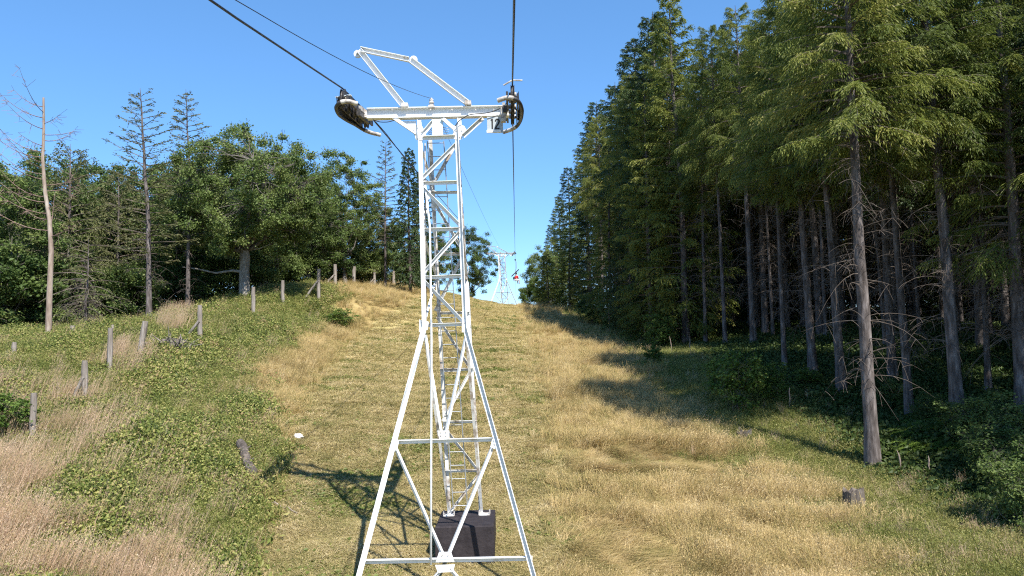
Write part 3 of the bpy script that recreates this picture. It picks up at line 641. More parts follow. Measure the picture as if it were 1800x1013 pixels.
# --- left side
oak_dead = [([(0, 0, 1.7), (-.7, -.1, 1.78), (-1.6, -.3, 1.62), (-2.6, -.5, 1.85), (-3.4, -.7, 1.95)], .10), ([(.1, 0, 3.0), (.9, -.2, 3.1), (1.8, -.3, 3.5)], .05)]
oak = broadleaf_meshes(301, 10.3, 2.4, 5.6, 430, 230, .088, .30, 'leaf', .58, fork=3.0, dead=oak_dead, fill=.45)
p = spot(430, 525, 46); make_tree('oak_tree', oak, p, 'broad oak with a pale trunk and one bare limb reaching left, behind the fence', 'tree', s=1.0, rz=.2)
bl = [broadleaf_meshes(310 + i, 11, 1.2, 3.6, 215, 200, .095, .2, 'leaf', .58) for i in range(3)]
ash = broadleaf_meshes(320, 12, 3.0, 3.0, 170, 150, .095, .18, 'leaf', .5, fill=.4)
bright = broadleaf_meshes(321, 6, .4, 3.2, 110, 230, .11, .12, 'leafb', .6)
def by_top(name, ms, H0, px, d, top, label, group=None, wx=1.0, cat='tree', rz=None, base=None):
    b = P(px, 560, d); z = H1(b[0], b[1]) if base is None else base; t = P(px, top, d)[2]; s = (t - z) / H0
    return make_tree(name, ms, (b[0], b[1], z), label, cat, group, rg.uniform(0, 6.28) if rz is None else rz, s, sxy=s * wx)
GL = 'broadleaf trees behind the fence'
for a in [(bl[0], 11, -5, 40, 275, 'dark broadleaf tree cut by the left border', 1.1), (bl[1], 11, 60, 47, 300, 'broadleaf tree behind the dead larch', 1.1), (bl[2], 11, 185, 50, 295, 'broadleaf tree left of the thin larch tops', 1.0),
          (bl[0], 11, 255, 52, 300, 'broadleaf tree under the left of the two thin larch tops', 1.1), (bl[1], 11, 320, 52, 285, 'broadleaf tree filling in behind the left part of the oak', 1.1),
          (bl[2], 11, 520, 58, 345, 'broadleaf tree just right of the oak crown', 1.0), (ash, 12, 607, 62, 262, 'airy round topped tree standing above its neighbours right of the oak', 1.05),
          (bl[0], 11, 560, 66, 350, 'lower tree in the gap between the oak and the airy tree', 1.0), (bl[1], 11, 655, 68, 350, 'broadleaf tree below the pointed larch near the mast', .9),
          (bl[2], 11, 450, 64, 325, 'tree behind the right part of the oak', 1.0), (bl[1], 11, 120, 54, 275, 'tree deep behind the dead larch', 1.0), (bl[2], 11, 700, 80, 380, 'tree behind the last fence posts', 1.0),
          (bl[0], 11, 765, 84, 395, 'tree seen through the lattice mast', .8), (bl[1], 11, 385, 68, 310, 'tree hidden behind the oak', 1.1), (bl[2], 11, 20, 56, 300, 'tree in the second row at the far left', 1.2)]:
    by_top('broadleaf_tree', a[0], a[1], a[2], a[3], a[4], a[5], GL, a[6])
by_top('broadleaf_tree', bl[1], 11, 828, 88, 398, 'round green tree on the crest between the near mast and the far mast', None, .95, rz=1.1)
by_top('broadleaf_tree', bl[2], 11, 962, 92, 428, 'bushy tree on the crest right of the hanging chair', None, .95)
by_top('broadleaf_tree', bright, 6, 940, 84, 492, 'low bush at the end of the crest beside the far mast', None, .8)
by_top('spruce_tree', full[0], 20, 965, 78, 445, 'small yellow green conifer on the crest at the near side of the bushy tree', None, 2.0)
# understorey shrubs along the left wood
GS = 'shrubs along the foot of the left wood'
sh = [broadleaf_meshes(330 + i, 4, .1, 2.4, 70, 220, .10, .06, 'leaf', .6) for i in range(2)]
labs = ['dark shrub at the left border below the wood', 'leafy shrub at the foot of the dead larch', 'dark shrub between the dead larch and the thin larch', 'shrub behind the leaning fence post', 'shrub between the two thin larch trunks', 'shrub left of the oak trunk', 'dark shrub right of the oak trunk',
        'shrub behind the second post right of the oak', 'shrub behind the braced tall post', 'shrub behind the posts on the crest', 'shrub between the last posts', 'shrub beside the mast on the left', 'shrub below the airy tree']
for i, (px, d, top) in enumerate([(10, 40, 440), (70, 41, 470), (150, 43, 470), (215, 45, 460), (290, 48, 450), (370, 52, 440), (475, 54, 430), (520, 58, 440), (575, 62, 430), (640, 68, 435), (685, 74, 440), (728, 84, 445), (600, 70, 400)]):
    by_top('shrub', sh[i % 2], 4, px, d, top, labs[i], GS, 1.15, 'shrub')
# deeper backing of the left wood
for i in range(34):
    x = -16 - i * 1.9 + rg.uniform(-1, 1); y = 62 + rg.uniform(-4, 10) - max(0, i - 8) * .7
    s = rg.uniform(.8, 1.0)
    make_tree('broadleaf_tree', bl[i % 3], (x, y, H1(x, y)), 'shadowed broadleaf tree deep inside the left wood', 'tree', 'trees deep in the left wood', rg.uniform(0, 6.28), s, sxy=s * 1.15)
# thin larches
larch = conifer_meshes(340, 13, 3.4, 2.7, 75, 22, .055, 5, .05, 'sparse', .17, 25, up=.05, sparse=.8, hang=.25)
larch2 = conifer_meshes(341, 13, 4.0, 2.0, 75, 22, .055, 5, .1, 'sparse', .14, 20, up=.0, sparse=.8, hang=.25)
by_top('larch_tree', larch, 13, 262, 40, 157, 'thin crowned larch, left of the two pointed tops, grey trunk', None, 1.0, base=spot(265, 570, 40).z)
by_top('larch_tree', larch2, 13, 330, 44, 155, 'thin crowned larch, right of the two pointed tops, slim dark trunk', None, .95, base=spot(318, 562, 44).z)
by_top('larch_tree', larch2, 13, 678, 66, 243, 'pointed thin larch left of the near mast', None, .8)
spr = conifer_meshes(342, 13, .8, 1.9, 150, 30, .10, 6, .35, 'spruce', .15, 0)
by_top('spruce_tree', spr, 13, 722, 64, 258, 'dark spruce touching the left side of the near mast', None, .9)
by_top('spruce_tree', spr, 13, 745, 72, 300, 'dark spruce partly hidden behind the near mast', None, .9)
thinold = conifer_meshes(343, 9, 2.4, 2.8, 70, 26, .06, 6, .35, 'sparse', .14, 40, up=.2, sparse=.8, hang=.9)
by_top('larch_tree', thinold, 9, 118, 42, 252, 'brownish half dead larch with drooping twigs right of the bare dead trunk', None, .9)
by_top('larch_tree', thinold, 9, 205, 47, 300, 'olive feathery larch left of the two pointed tops', None, .9)
# dead larch: bare, curved upward branches, most of them to the left
def dead_larch():
    g = np.random.RandomState(77); p = spot(85, 602, 33); top = P(72, 172, 33)[2] - p.z
    o = thing('dead_larch', p, 'bare dead larch with pale bent trunk and upswept leafless branches at the far left', 'tree')
    zs = np.linspace(-.3, top, 9); px_ = np.array([.0, .0, .02, .05, -.05, -.28, -.40, -.38, -.42])
    T = np.stack([px_, np.zeros(9), zs], 1); V, Fq = tubes(T[None], np.linspace(.14, .045, 9)[None], 8)
    obj('trunk', mesh('trunk', V, Fq, [M['barkd']], smooth=True), o)
    s = np.linspace(0, 1, 8); k = 0
    for i in range(24):
        z = top * (.42 + .565 * i / 24); left = g.rand() < .66; L = (3.0 if left else 1.8) * (1.1 - .5 * i / 24) * g.uniform(.6, 1.1)
        a = math.pi + g.randn() * .7 if left else g.randn() * .8
        c = np.interp(z, zs, px_); r = L * s
        B = np.stack([c + r * math.cos(a), r * math.sin(a), z + r * .02 + (.55 if left else .25) * r ** 2 / L], 1)
        mb = MB(); mb.tube(B, np.linspace(.02, .005, 8), 4)
        ns = 16; j = g.randint(2, 8, ns); dv = g.randn(ns, 3) * [.6, .6, .4] + [math.cos(a) * .6, math.sin(a) * .4, -.1]; dv /= np.linalg.norm(dv, axis=1, keepdims=True)
        l = g.uniform(.15, .5, ns)[:, None, None]; s3 = np.linspace(0, 1, 3)[None, :, None]
        Vs, Fs = tubes(B[j][:, None] + dv[:, None] * l * s3, .006 * np.ones((ns, 3)), 3); mb.add(Vs, Fs)
        mb.build('branch', M['twigred'], o)
dead_larch()
# dry drooping branch tangle by the dead larch
tw = conifer_meshes(344, 4.5, 1.0, 2.2, 40, 16, .03, 5, .6, 'sparse', .08, 60, up=.1, sparse=.5, hang=.8, low=.6)
p = spot(150, 590, 36); make_tree('dead_spruce', tw, p, 'small half dead spruce with tangled grey twigs right of the dead larch', 'tree', s=1.0)
# saplings and shrubs at the right edge
sap = [broadleaf_meshes(350 + i, 2.8, .15, 1.15, 60, 70, .085, .03, 'leafb', .34, fill=.2) for i in range(2)]
sapd = [broadleaf_meshes(360 + i, 2.8, .15, 1.2, 80, 90, .065, .03, 'leaf', .34, fill=.2) for i in range(2)]
GR = 'young broadleaf growth at the right forest edge'
for i, (px, py, d, s, lab) in enumerate([(1296, 690, 26.5, 1.05, 'bright green sapling catching the sun at the forest edge, tallest of the young growth'), (1355, 705, 27, .7, 'green sapling just below and right of the tallest sapling'),
        (1150, 640, 36, .45, 'small dark leafy plant on the grass left of the saplings'), (1160, 600, 44, .95, 'green shrub at the foot of the crossing trunks'), (1085, 575, 54, 1.35, 'dark green shrub along the far forest edge'), (1120, 590, 50, 1.2, 'shrub between the dark edge shrub and the crossing trunks'),
        (1745, 825, 19, .7, 'leafy bush in shade at the right, behind the stump'), (1800, 850, 18, .8, 'dark leafy bush at the right border'), (1700, 790, 20.5, .7, 'bush at the foot of the tall conifer on the right'), (1790, 800, 19.8, .9, 'dense bush below the border trunk'),
        (1420, 700, 28, .45, 'low green sapling at the foot of the conifers behind the bright one'), (1580, 735, 26, .5, 'low bush behind the foremost trunk'), (1640, 760, 23, .5, 'low bush between the slim conifer and the next thick one'), (1040, 570, 62, 1.2, 'round bush where the forest edge nears the crest'), (1800, 940, 16.2, .7, 'leafy bush in the lower right corner')]):
    p = spot(px, py, d); m = sap if i in (0, 1, 2, 3, 10) else None
    ms = sap[i % 2] if m else sapd[i % 2]
    o = make_tree('sapling' if i < 3 else 'bush', ms, p, lab, 'shrub', GR, rg.uniform(0, 6.28), s * (.68 if i in (6, 7, 8, 9, 10, 11, 12) else .85), sxy=s * (.9 if i < 3 else .95))
p = spot(5, 800, 21.5); make_tree('bush', sap[0], p, 'dark green bush cut by the left border below the first post', 'shrub', None, 1, .6, sxy=.75)
p = spot(600, 545, 46); make_tree('bush', sap[1], p, 'dark green bush in the brambles below the row of posts', 'shrub', None, 1, .45, sxy=.8)
# ------------------------------------------------------------------ lift tower
def arr(*p): return np.array(p, float)
def front_d(py): return float(np.interp(py, [180, 572, 1013, 1100], [14.6, 14.6, 14.0, 13.85]))
def fp(px, py): return P(px, py, front_d(py))
def rear_d(py): return float(np.interp(py, [240, 905], [15.35, 16.3]))
def rp(px, py): return P(px, py, rear_d(py))
XL, XR = -2.96, 0.09
def rope_z(y): return CZ + np.interp(y, [-30, 0, 7.6, 13.6, 15.8, 25, 85.4, 95, 140, 170], [-2.6, 2.35, 3.5, 4.62, 4.86, 5.5, 10.05, 10.15, 9.7, 8.9])
def rope_x(y, side): return (XL if side < 0 else XR) + max(0, y - 15) * .0048
def build_tower():
    t = thing('lift_tower', (fp(771, 200)[0], 14.6, 0), 'near white lattice chairlift mast with crossarm and number plate 12', 'lift tower')
    t.location.z = 0; off = np.array(t.location)
    class TB(MB):
        def build(s, name, mat, parent=None, smooth=False):
            if parent is None or parent is t: s.V = [v - off for v in s.V]
            return super().build(name, mat, parent or t, smooth)
    W = M['white']
    X = (1, 0, 0); Y = (0, 1, 0)
    # front chords down to the kink, then the splayed legs
    fl0, fl1, fl2 = fp(735.5, 243), fp(742.5, 575), fp(604, 1100)
    fr0, fr1, fr2 = fp(807, 243), fp(821, 575), fp(967, 1100)
    TB().angle(fl0, fl1, .078, .012, X, (1, 1)).build('mast_chord', W)
    TB().angle(fr0, fr1, .078, .012, (-1, 0, 0), (1, -1)).build('mast_chord', W)
    TB().angle(fl1, fl2, .088, .014, X, (1, 1)).build('splayed_leg', W)
    TB().angle(fr1, fr2, .088, .014, (-1, 0, 0), (1, -1)).build('splayed_leg', W)
    rl0, rl1 = rp(753, 243), rp(787, 908); rr0, rr1 = rp(806, 243), rp(849, 908)
    TB().angle(rl0, rl1, .075, .012, X, (1, -1)).build('mast_chord', M['whiteworn'])
    TB().angle(rr0, rr1, .075, .012, (-1, 0, 0), (1, 1)).build('mast_chord', M['whiteworn'])
    TB().angle(rp(824, 497) + arr(.0, -.03, 0), rp(835, 700) + arr(0, -.03, 0), .07, .012, (-1, 0, 0), (1, 1)).build('splice_angle', W)
    # bars
    def bar(a, b, w=.06, mat=W, name='crossbar', f=(1, 1), ref=(0, 0, 1), dy=.06):
        d = (b - a) / np.linalg.norm(b - a); n = arr(0, 0, 1) - d * d[2]; n /= np.linalg.norm(n); u = -n
        fv = -1 if np.cross(d, u)[1] > 0 else 1
        o_ = arr(0, dy, 0) + n * w / 2
        TB().angle(a + o_, b + o_, w, .009, u, (1, fv)).build(name, mat)
    for y0, y1 in ((322, 320), (404, 402), (488, 485), (572, 570)):
        lx = np.interp(y0, [243, 575], [737, 744]); rx = np.interp(y0, [243, 575], [806, 819])
        bar(fp(lx, y0), fp(rx, y1), .065)
    bar(fp(690, 778), fp(870, 773), .075); bar(fp(634, 989), fp(936, 983), .085)
    for a, b in (((803, 252), (742, 313)), ((743, 330), (808, 396)), ((808, 408), (744, 480)), ((745, 494), (814, 566)),
                 ((748, 590), (777, 768)), ((819, 590), (782, 768)), ((694, 786), (779, 978)), ((868, 780), (787, 978))):
        bar(fp(*a), fp(*b), .065 if a[1] < 600 else .07, name='brace', ref=X, dy=.045)
    bar(fp(777, 1000), fp(700, 1098), .07, name='brace', ref=X, dy=.045); bar(fp(790, 1000), fp(872, 1098), .07, name='brace', ref=X, dy=.045)
    for k, y0 in enumerate((340, 448, 551, 650, 742, 828)):
        lx = np.interp(y0, [243, 908], [753, 787]); rx = np.interp(y0, [243, 908], [806, 849])
        bar(rp(lx, y0), rp(rx, y0 - 1), .055, M['whiteworn'], dy=-.03)
    for a, b in (((800, 258), (758, 333)), ((758, 347), (812, 440)), ((812, 455), (766, 547)), ((768, 557), (824, 644)), ((826, 656), (779, 740)), ((780, 750), (838, 824)), ((840, 836), (788, 905))):
        bar(rp(*a), rp(*b), .055, M['whiteworn'], 'brace', ref=X, dy=-.02)
    # side lacing between front and rear chords
    for lf, lr, sgn in (((735.5, 742.5), (753, 787), 1), ((807, 821), (806, 849), -1)):
        F_ = lambda y: fp(np.interp(y, [243, 575], lf), y); R_ = lambda y: rp(np.interp(y, [243, 908], lr), y)
        ys = [250, 322, 404, 488, 572]
        for i in range(4):
            a, b = (F_(ys[i]), R_(ys[i + 1])) if i % 2 == 0 else (R_(ys[i]), F_(ys[i + 1]))
            TB().angle(a, b, .045, .008, Y, (1, sgn)).build('side_brace', M['whiteworn'])
            TB().angle(F_(ys[i + 1]), R_(ys[i + 1] + 4), .045, .008, (0, 0, 1), (1, sgn)).build('side_crossbar', M['whiteworn'])
        TB().angle(F_(575), rp(lr[1], 900), .055, .010, Y, (1, sgn)).build('side_strut', M['whiteworn'])
    # gusset plates with bolts
    def gusset(pts, bolts, dy=-.012, th=.010, mat=W):
        mb = TB().plate([fp(*q) + arr(0, dy, 0) for q in pts], -th, (0, 1, 0))
        o = mb.build('gusset_plate', mat)
        for q in bolts:
            c = fp(*q) + arr(0, dy - th, 0); TB().tube([c, c + arr(0, -.014, 0)], .013, 6).build('bolt', M['rail'], t)
    gusset([(724, 226), (732, 247), (746, 247), (750, 240), (744, 226), (742, 222), (728, 219)], [(728, 229), (741, 232), (744, 242), (737, 243)])
    gusset([(798, 222), (796, 240), (799, 246), (810, 246), (820, 229), (816, 222), (806, 219)], [(802, 230), (812, 230), (800, 241), (808, 242)])
    gusset([(769, 757), (773, 773), (790, 772), (790, 757)], [(775, 760), (784, 760), (775, 766), (784, 766)])
    gusset([(772, 970), (766, 988), (799, 987), (793, 970)], [(777, 976), (788, 976)])
    gusset([(765, 993), (770, 1006), (796, 1005), (800, 992)], [(772, 1000), (793, 999)])
    gusset([(737, 562), (737, 584), (752, 580), (754, 566)], [(742, 568), (746, 576)])
    gusset([(812, 560), (812, 584), (826, 586), (826, 562)], [(817, 568), (820, 578)])
    gusset([(690, 770), (684, 790), (698, 792), (702, 774)], [(692, 780)]); gusset([(866, 768), (862, 786), (872, 790), (878, 772)], [(869, 780)])
    bar(fp(745, 244), fp(800, 242), .07, dy=-.02)
    for y in (325, 400, 410, 484, 492):
        for x in (np.interp(y, [243, 575], [741, 747]), np.interp(y, [243, 575], [802, 814])):
            c = fp(x, y) + arr(0, -.002, 0); TB().tube([c, c + arr(0, -.016, 0)], .012, 6).build('bolt', M['rail'], t)
    # crossarm and its struts
    ca0, ca1 = P(646, 201, 14.66), P(895, 196, 14.66)
    TB().ibeam(ca0, ca1, .17, .19, .016, Y).build('crossarm', W)
    for x in (690, 728, 757, 795, 836, 868):
        c = P(x, 196, 14.57); TB().tube([c + arr(0, 0, .03), c + arr(0, -.02, .03)], .016, 6).build('bolt', M['rail'], t)
    for a, b in (((691, 211), (731, 238)), ((847, 206), (812, 238)), ((760, 212), (742, 233)), ((776, 211), (797, 230)), ((734, 212), (735, 245)), ((804, 209), (806, 245))):
        TB().angle(fp(*a), fp(*b), .075, .010, X, (1, 1)).build('crossarm_strut', W)
    TB().plate([fp(703, 212) + arr(0, .05, 0), fp(721, 225) + arr(0, .05, 0), fp(730, 223) + arr(0, .05, 0), fp(731, 212) + arr(0, .05, 0)], .012, (0, 1, 0)).build('stiffener_plate', W)
    # lifting frame on top
    def channel(a, b, w, h, name):
        mb = TB(); mb.box(a, b, .012, h, Y)
        p0, p1, d, aa, bb = mb.frame(a, b, Y)
        mb.box(a + bb * h / 2 + aa * -w / 2, b + bb * h / 2 + aa * -w / 2, w, .010, Y); mb.box(a - bb * h / 2 + aa * -w / 2, b - bb * h / 2 + aa * -w / 2, w, .010, Y)
        mb.build(name, W)
    d0 = 14.62
    channel(P(710, 188, d0), P(631, 88, d0), .08, .10, 'lifting_frame_post'); channel(P(824, 184, d0), P(721, 106, d0), .08, .10, 'lifting_frame_post')
    channel(P(634, 88, d0 - .02), P(719, 106, d0 - .02), .07, .085, 'lifting_frame_beam')
    for x, y in ((627, 92), (726, 102)):
        c = P(x, y, d0 - .06); c = c + arr(0, .10, 0); o = TB().tube([c - arr(0, .02, 0), c + arr(0, .02, 0)], .075, 20).build('pulley_disc', W)
        TB().tube([c - arr(0, .03, 0), c + arr(0, .03, 0)], .02, 8).build('bolt', M['rail'], t)
    for x, y in ((711, 186), (822, 182)):
        c = P(x, y, d0 - .05); TB().box(c - arr(.05, 0, 0), c + arr(.07, 0, 0), .16, .07, Y).build('post_foot', M['whiteworn'])
    # insulator for the signal wire
    c = P(758.5, 188, 14.6); mb = TB().box(c + arr(-.06, 0, -.0), c + arr(.06, 0, 0), .1, .04, Y)
    for i, r in enumerate((.045, .03, .05, .035, .04, .02)): mb.tube([c + arr(0, 0, .02 + .026 * i), c + arr(0, 0, .044 + .026 * i)], r, 12)
    mb.build('insulator', M['rail'])
    # junction box with wires
    bx0, bx1 = P(760, 211, 14.62), P(779, 238, 14.62); cx = (bx0 + bx1) / 2
    TB().box(arr(cx[0], cx[1], bx0[2]), arr(cx[0], cx[1], bx1[2]), bx1[0] - bx0[0], .10, X).build('junction_box', M['box'])
    for k in range(4):
        a = P(779, 224 + 4 * k, 14.66); TB().tube([a, a + arr(.06, .03, -.01), a + arr(.11, .05, .015)], .006, 5).build('wire', M['rail'])
        a = P(760, 226 + 3 * k, 14.66); TB().tube([a, a + arr(-.05, .03, -.015), a + arr(-.09, .05, .02)], .006, 5).build('wire', M['rail'])
    # number plate
    a, b = P(856, 206, 14.6), P(884.5, 234, 14.6); z0, z1 = b[2], a[2]; yy = 14.58
    pl = TB().box(arr((a[0] + b[0]) / 2, yy, z0), arr((a[0] + b[0]) / 2, yy, z1), b[0] - a[0], .008, X).build('number_plate', M['sign'])
    TB().box(arr(a[0] - .01, yy - .02, z0 + .022), arr(b[0] - .04, yy - .02, z0 + .022), .05, .05, Y).build('plate_ledge', W, t)
    cz_ = P(870, 219, 14.6)[2]
    def numeral(pts, cx_, w_=.027):
        mb = TB(); q = [arr(cx_ + a_, yy - .0065, cz_ + b_) for a_, b_ in pts]
        for i, (p_, r_) in enumerate(zip(q[:-1], q[1:])):
            mb.box(p_ - off, r_ - off, .003 + .0002 * i, w_, Y)
            if i: mb.tube([p_ - off + arr(0, -.002, 0), p_ - off + arr(0, .002, 0)], w_ / 2, 10)
        mb.build('numeral', M['black'], pl)
    x1 = P(865.5, 219, 14.58)[0]; x2 = P(874.3, 219, 14.58)[0]
    numeral([(-.026, .072), (-.002, .096), (-.002, -.098)], x1, .028)
    numeral([(-.036, .050), (-.031, .076), (-.014, .092), (.010, .092), (.030, .076), (.034, .050), (.024, .018), (-.034, -.072), (-.036, -.088), (.040, -.088)], x2)
    # ladder
    def lad(y): f = (y - 250) / 640; return np.array([np.interp(f, [0, 1], [751, 797]), np.interp(f, [0, 1], [780, 822])]), float(np.interp(f, [0, 1], [15.25, 15.95]))
    ys = np.arange(252, 893, 23.6)
    (xa, xb), dd = lad(248); (xc, xd), de = lad(895)
    ldr = TB().tube([P(xa, 248, dd), P(xc, 895, de)], .012, 6).build('ladder', M['galv'])
    TB().tube([P(xb, 248, dd) - off, P(xd, 895, de) - off], .012, 6).build('rail', M['galv'], ldr)
    for y in ys:
        (x0, x1), d = lad(y); TB().tube([P(x0, y, d) - off, P(x1, y - .5, d) - off], .009, 6).build('rung', M['galv'], ldr)
    # conduit on the front face, clamped to the bars
    TB().tube([fp(747, 325) + arr(0, .04, 0), fp(756, 400) + arr(0, -.03, 0), fp(759, 600) + arr(0, -.05, 0), fp(758.5, 778) + arr(0, -.045, 0), fp(758, 992) + arr(0, -.045, 0)], .020, 8).build('conduit', W, smooth=True)
    TB().tube([fp(746, 250) + arr(0, .1, 0), fp(748, 560) + arr(0, .1, 0)], .014, 6).build('conduit', M['rail'])
    # loose cables
    def curve(pts, r, mat, name='cable'):
        pts = np.array(pts); n = len(pts); tt = np.linspace(0, n - 1, n * 5)
        q = np.stack([np.interp(tt, range(n), pts[:, i]) for i in range(3)], 1)
        for _ in range(4): q[1:-1] = (q[:-2] + 2 * q[1:-1] + q[2:]) / 4
        TB().tube(q, r, 5).build(name, mat, smooth=True)
    curve([P(656, 211, 14.6), P(668, 215, 14.5), P(682, 215, 14.5), P(696, 211, 14.55)], .009, M['rubber'])
    curve([P(800, 222, 14.5), P(806, 213, 14.5), P(824, 201, 14.5), P(860, 199, 14.5), P(882, 190, 14.5), P(894, 178, 14.3), P(901, 166, 14.0)], .009, M['rubber'])
    curve([P(660, 214, 14.9), P(680, 236, 16), P(712, 280, 15.3), P(738, 308, 15.0), P(752, 318, 15)], .008, M['rubber'])
    curve([fp(745, 318), fp(758, 320), fp(768, 316), fp(764, 312)], .009, M['rail'])
    curve([P(815, 455, 15.4), P(824, 470, 15.3), P(822, 482, 15.3)], .008, M['rail'])
    # sheave trains
    for side, xr in ((-1, XL), (1, XR)):
        ins = -side                                   # towards the mast
        yc = np.linspace(13.62, 15.75, 5); zc = np.array([float(rope_z(y)) for y in yc]) - .175
        fr = TB()
        ib = xr + ins * .10
        fr.box(arr(ib, 13.45, zc[0] - .04), arr(ib, 15.9, zc[-1] - .04), .04, .10, X)
        fr.box(arr(xr - ins * .09, 13.6, zc[0] - .06), arr(xr - ins * .09, 15.8, zc[-1] - .06), .02, .16, X)
        fr.box(arr(ib + ins * .05, 14.2, zc[1] - .13), arr(ib + ins * .05, 15.2, zc[3] - .13), .07, .13, X)
        sf = fr.build('sheave_frame', M['dark'])
        ce = ca0 if side < 0 else ca1
        TB().box(ce + arr(-ins * .002, 0, 0), arr(ib + ins * .02, ce[1], ce[2] - .0), .13, .15, Y).build('crossarm_end', M['whiteworn'])
        c2 = TB().box(arr(ib + ins * .07, 14.25, zc[1] - .04), arr(ib + ins * .07, 15.1, zc[3] - .04), .05, .09, X); c2.build('balance_beam', M['rail'])
        for y, z in zip(yc, zc):
            mb = TB(); s_ = np.array([-.035, -.03, -.012, 0, .012, .03, .035]); rr = np.array([.175, .175, .15, .145, .15, .175, .175])
            mb.tube(np.stack([xr + s_, np.full(7, y), np.full(7, z)], 1) - off, rr, 22)
            w_ = mb.build('sheave', M['dark'], sf)
            TB().tube([arr(xr - .07, y, z) - off, arr(xr + .07, y, z) - off], .045, 10).build('axle', M['rail'], sf)
        # guide rail that catches a jumping rope: horn at the near end, run along the train, turned in at the far end
        ox = -ins
        z0 = zc[0]
        pts = [arr(xr + ins * .27, 13.5, z0 - .14), arr(xr + ins * .12, 13.45, z0 - .10), arr(xr + ox * .04, 13.45, z0 - .12), arr(xr + ox * .13, 13.55, z0 - .17), arr(xr + ox * .17, 13.9, z0 - .20),
               arr(xr + ox * .17, 14.7, z0 - .08), arr(xr + ox * .16, 15.5, z0 + .06), arr(xr + ox * .11, 15.9, z0 + .08), arr(xr + ins * .02, 16.15, z0 + .07), arr(xr + ins * .20, 16.3, z0 + .06)]
        pts = np.array(pts); n = len(pts); tt = np.linspace(0, n - 1, 60); q = np.stack([np.interp(tt, range(n), pts[:, i]) for i in range(3)], 1)
        for _ in range(6): q[1:-1] = (q[:-2] + 2 * q[1:-1] + q[2:]) / 4
        mb = TB(); V, Fq = tubes((q - off)[None], np.full((1, 60), .038), 6); mb.add(V, Fq); mb.build('guard_rail', M['dark'], sf, True)
        for e0, e1 in ((0, 13), (47, 60)):
            mb = TB(); V, Fq = tubes((q[e0:e1] - off)[None], np.full((1, e1 - e0), .042), 6); mb.add(V, Fq); mb.build('rail_end', M['rail'], sf, True)
        mb = TB()
        q2 = q[14:44]; up_ = q2.copy(); up_[:, 0] = xr + ox * .11; up_[:, 2] += .15; V = np.concatenate([q2, up_]) - off; k = len(q2)
        mb.add(np.concatenate([V, V + [0, 0, -.012]]), [[i, i + 1, k + i + 1, k + i] for i in range(k - 1)] + [[2 * k + i + 1, 2 * k + i, 3 * k + i, 3 * k + i + 1] for i in range(k - 1)])
        mb.build('cover_plate', M['dark'], sf)
        for y in (13.9, 14.7, 15.5):
            z = np.interp(y, yc, zc); TB().box(arr(xr + ox * .05, y, z - .04) - off, arr(xr + ox * .17, y, z - .16) - off, .05, .02, Y).build('guard_bracket', M['dark'], sf)
        if side > 0:
            mb = TB(); mb.tube(np.array([arr(xr - .16, 13.5, z0 + .14), arr(xr + .0, 13.48, z0 + .22), arr(xr + .18, 13.5, z0 + .22)]) - off, .014, 6); mb.build('derail_switch', M['rail'], sf)
            mb = TB(); mb.box(arr(xr - .18, 14.3, zc[0] - .30) - off, arr(xr - .18, 14.3, zc[0] - .02) - off, .09, .12, X); mb.build('switch_box', M['rail'], sf)
        else:
            mb = TB(); mb.box(arr(xr - .12, 13.55, z0 - .0) - off, arr(xr + .16, 13.5, z0 + .02) - off, .07, .02, Y); mb.build('horn_plate', M['sign'], sf)
    # foundations
    zt = P(815, 915, 15.8)[2]
    a = P(765, 922, 15.35); b = P(868, 922, 15.35); 
    blk = TB(); x0, x1 = a[0], b[0]; y0, y1 = 15.3, 16.75; zb = zt - .95
    h = .02
    blk.add([(x0, y0, zb), (x1, y0, zb), (x1, y1, zb), (x0, y1, zb), (x0, y0, zt - h), (x1, y0, zt - h), (x1, y1, zt - h), (x0, y1, zt - h), (x0 + h, y0 + h, zt), (x1 - h, y0 + h, zt), (x1 - h, y1 - h, zt), (x0 + h, y1 - h, zt)],
            [[0, 1, 5, 4], [1, 2, 6, 5], [2, 3, 7, 6], [3, 0, 4, 7], [4, 5, 9, 8], [5, 6, 10, 9], [6, 7, 11, 10], [7, 4, 8, 11], [8, 9, 10, 11]])
    o = blk.build('foundation_block', M['bitumen'])
    for q in (rl1, rr1):
        TB().box(arr(q[0] + .03, q[1], zt - .01), arr(q[0] + .03, q[1], zt + .02), .22, .2, X).build('base_plate', M['whiteworn'])
        for dx in (-.08, .14):
            for dy in (-.07, .07): TB().tube([arr(q[0] + dx, q[1] + dy, zt), arr(q[0] + dx, q[1] + dy, zt + .09)], .014, 6).build('anchor_bolt', M['rail'])
    for q in (fl2, fr2):
        gz = H1(q[0], q[1]); TB().box(arr(q[0], q[1], gz - .4), arr(q[0], q[1], max(gz + .12, q[2])), .6, .6, X).build('foundation_block', M['bitumen'])
    return t, zt
tower, zt = build_tower()
# far mast: the same type on shorter legs
def far_tower():
    sz = .70
    c = copy_tree(tower); c['label'] = 'small distant white chairlift mast standing on the crest of the hill'; 
    # rope level (z 9.8 on the near mast) lifts to the rope level there
    y = 85.4; c.location = (rope_x(y, -1) + 1.57, y, 0)
    near_rope = float(rope_z(14.6)); c.scale = (1, 1, sz); c.location.z = float(rope_z(y)) - near_rope * sz
    for ch in list(c.children):
        if ch.name.startswith('number_plate') or ch.name.startswith('plate_ledge'):
            for g_ in list(ch.children): bpy.data.objects.remove(g_)
            if not ch.name.startswith('plate'): pass
        if ch.name.startswith('foundation_block'): 
            ch.data = ch.data.copy(); ch.data.materials.clear(); ch.data.materials.append(M['concrete'])
    return c
far = far_tower()
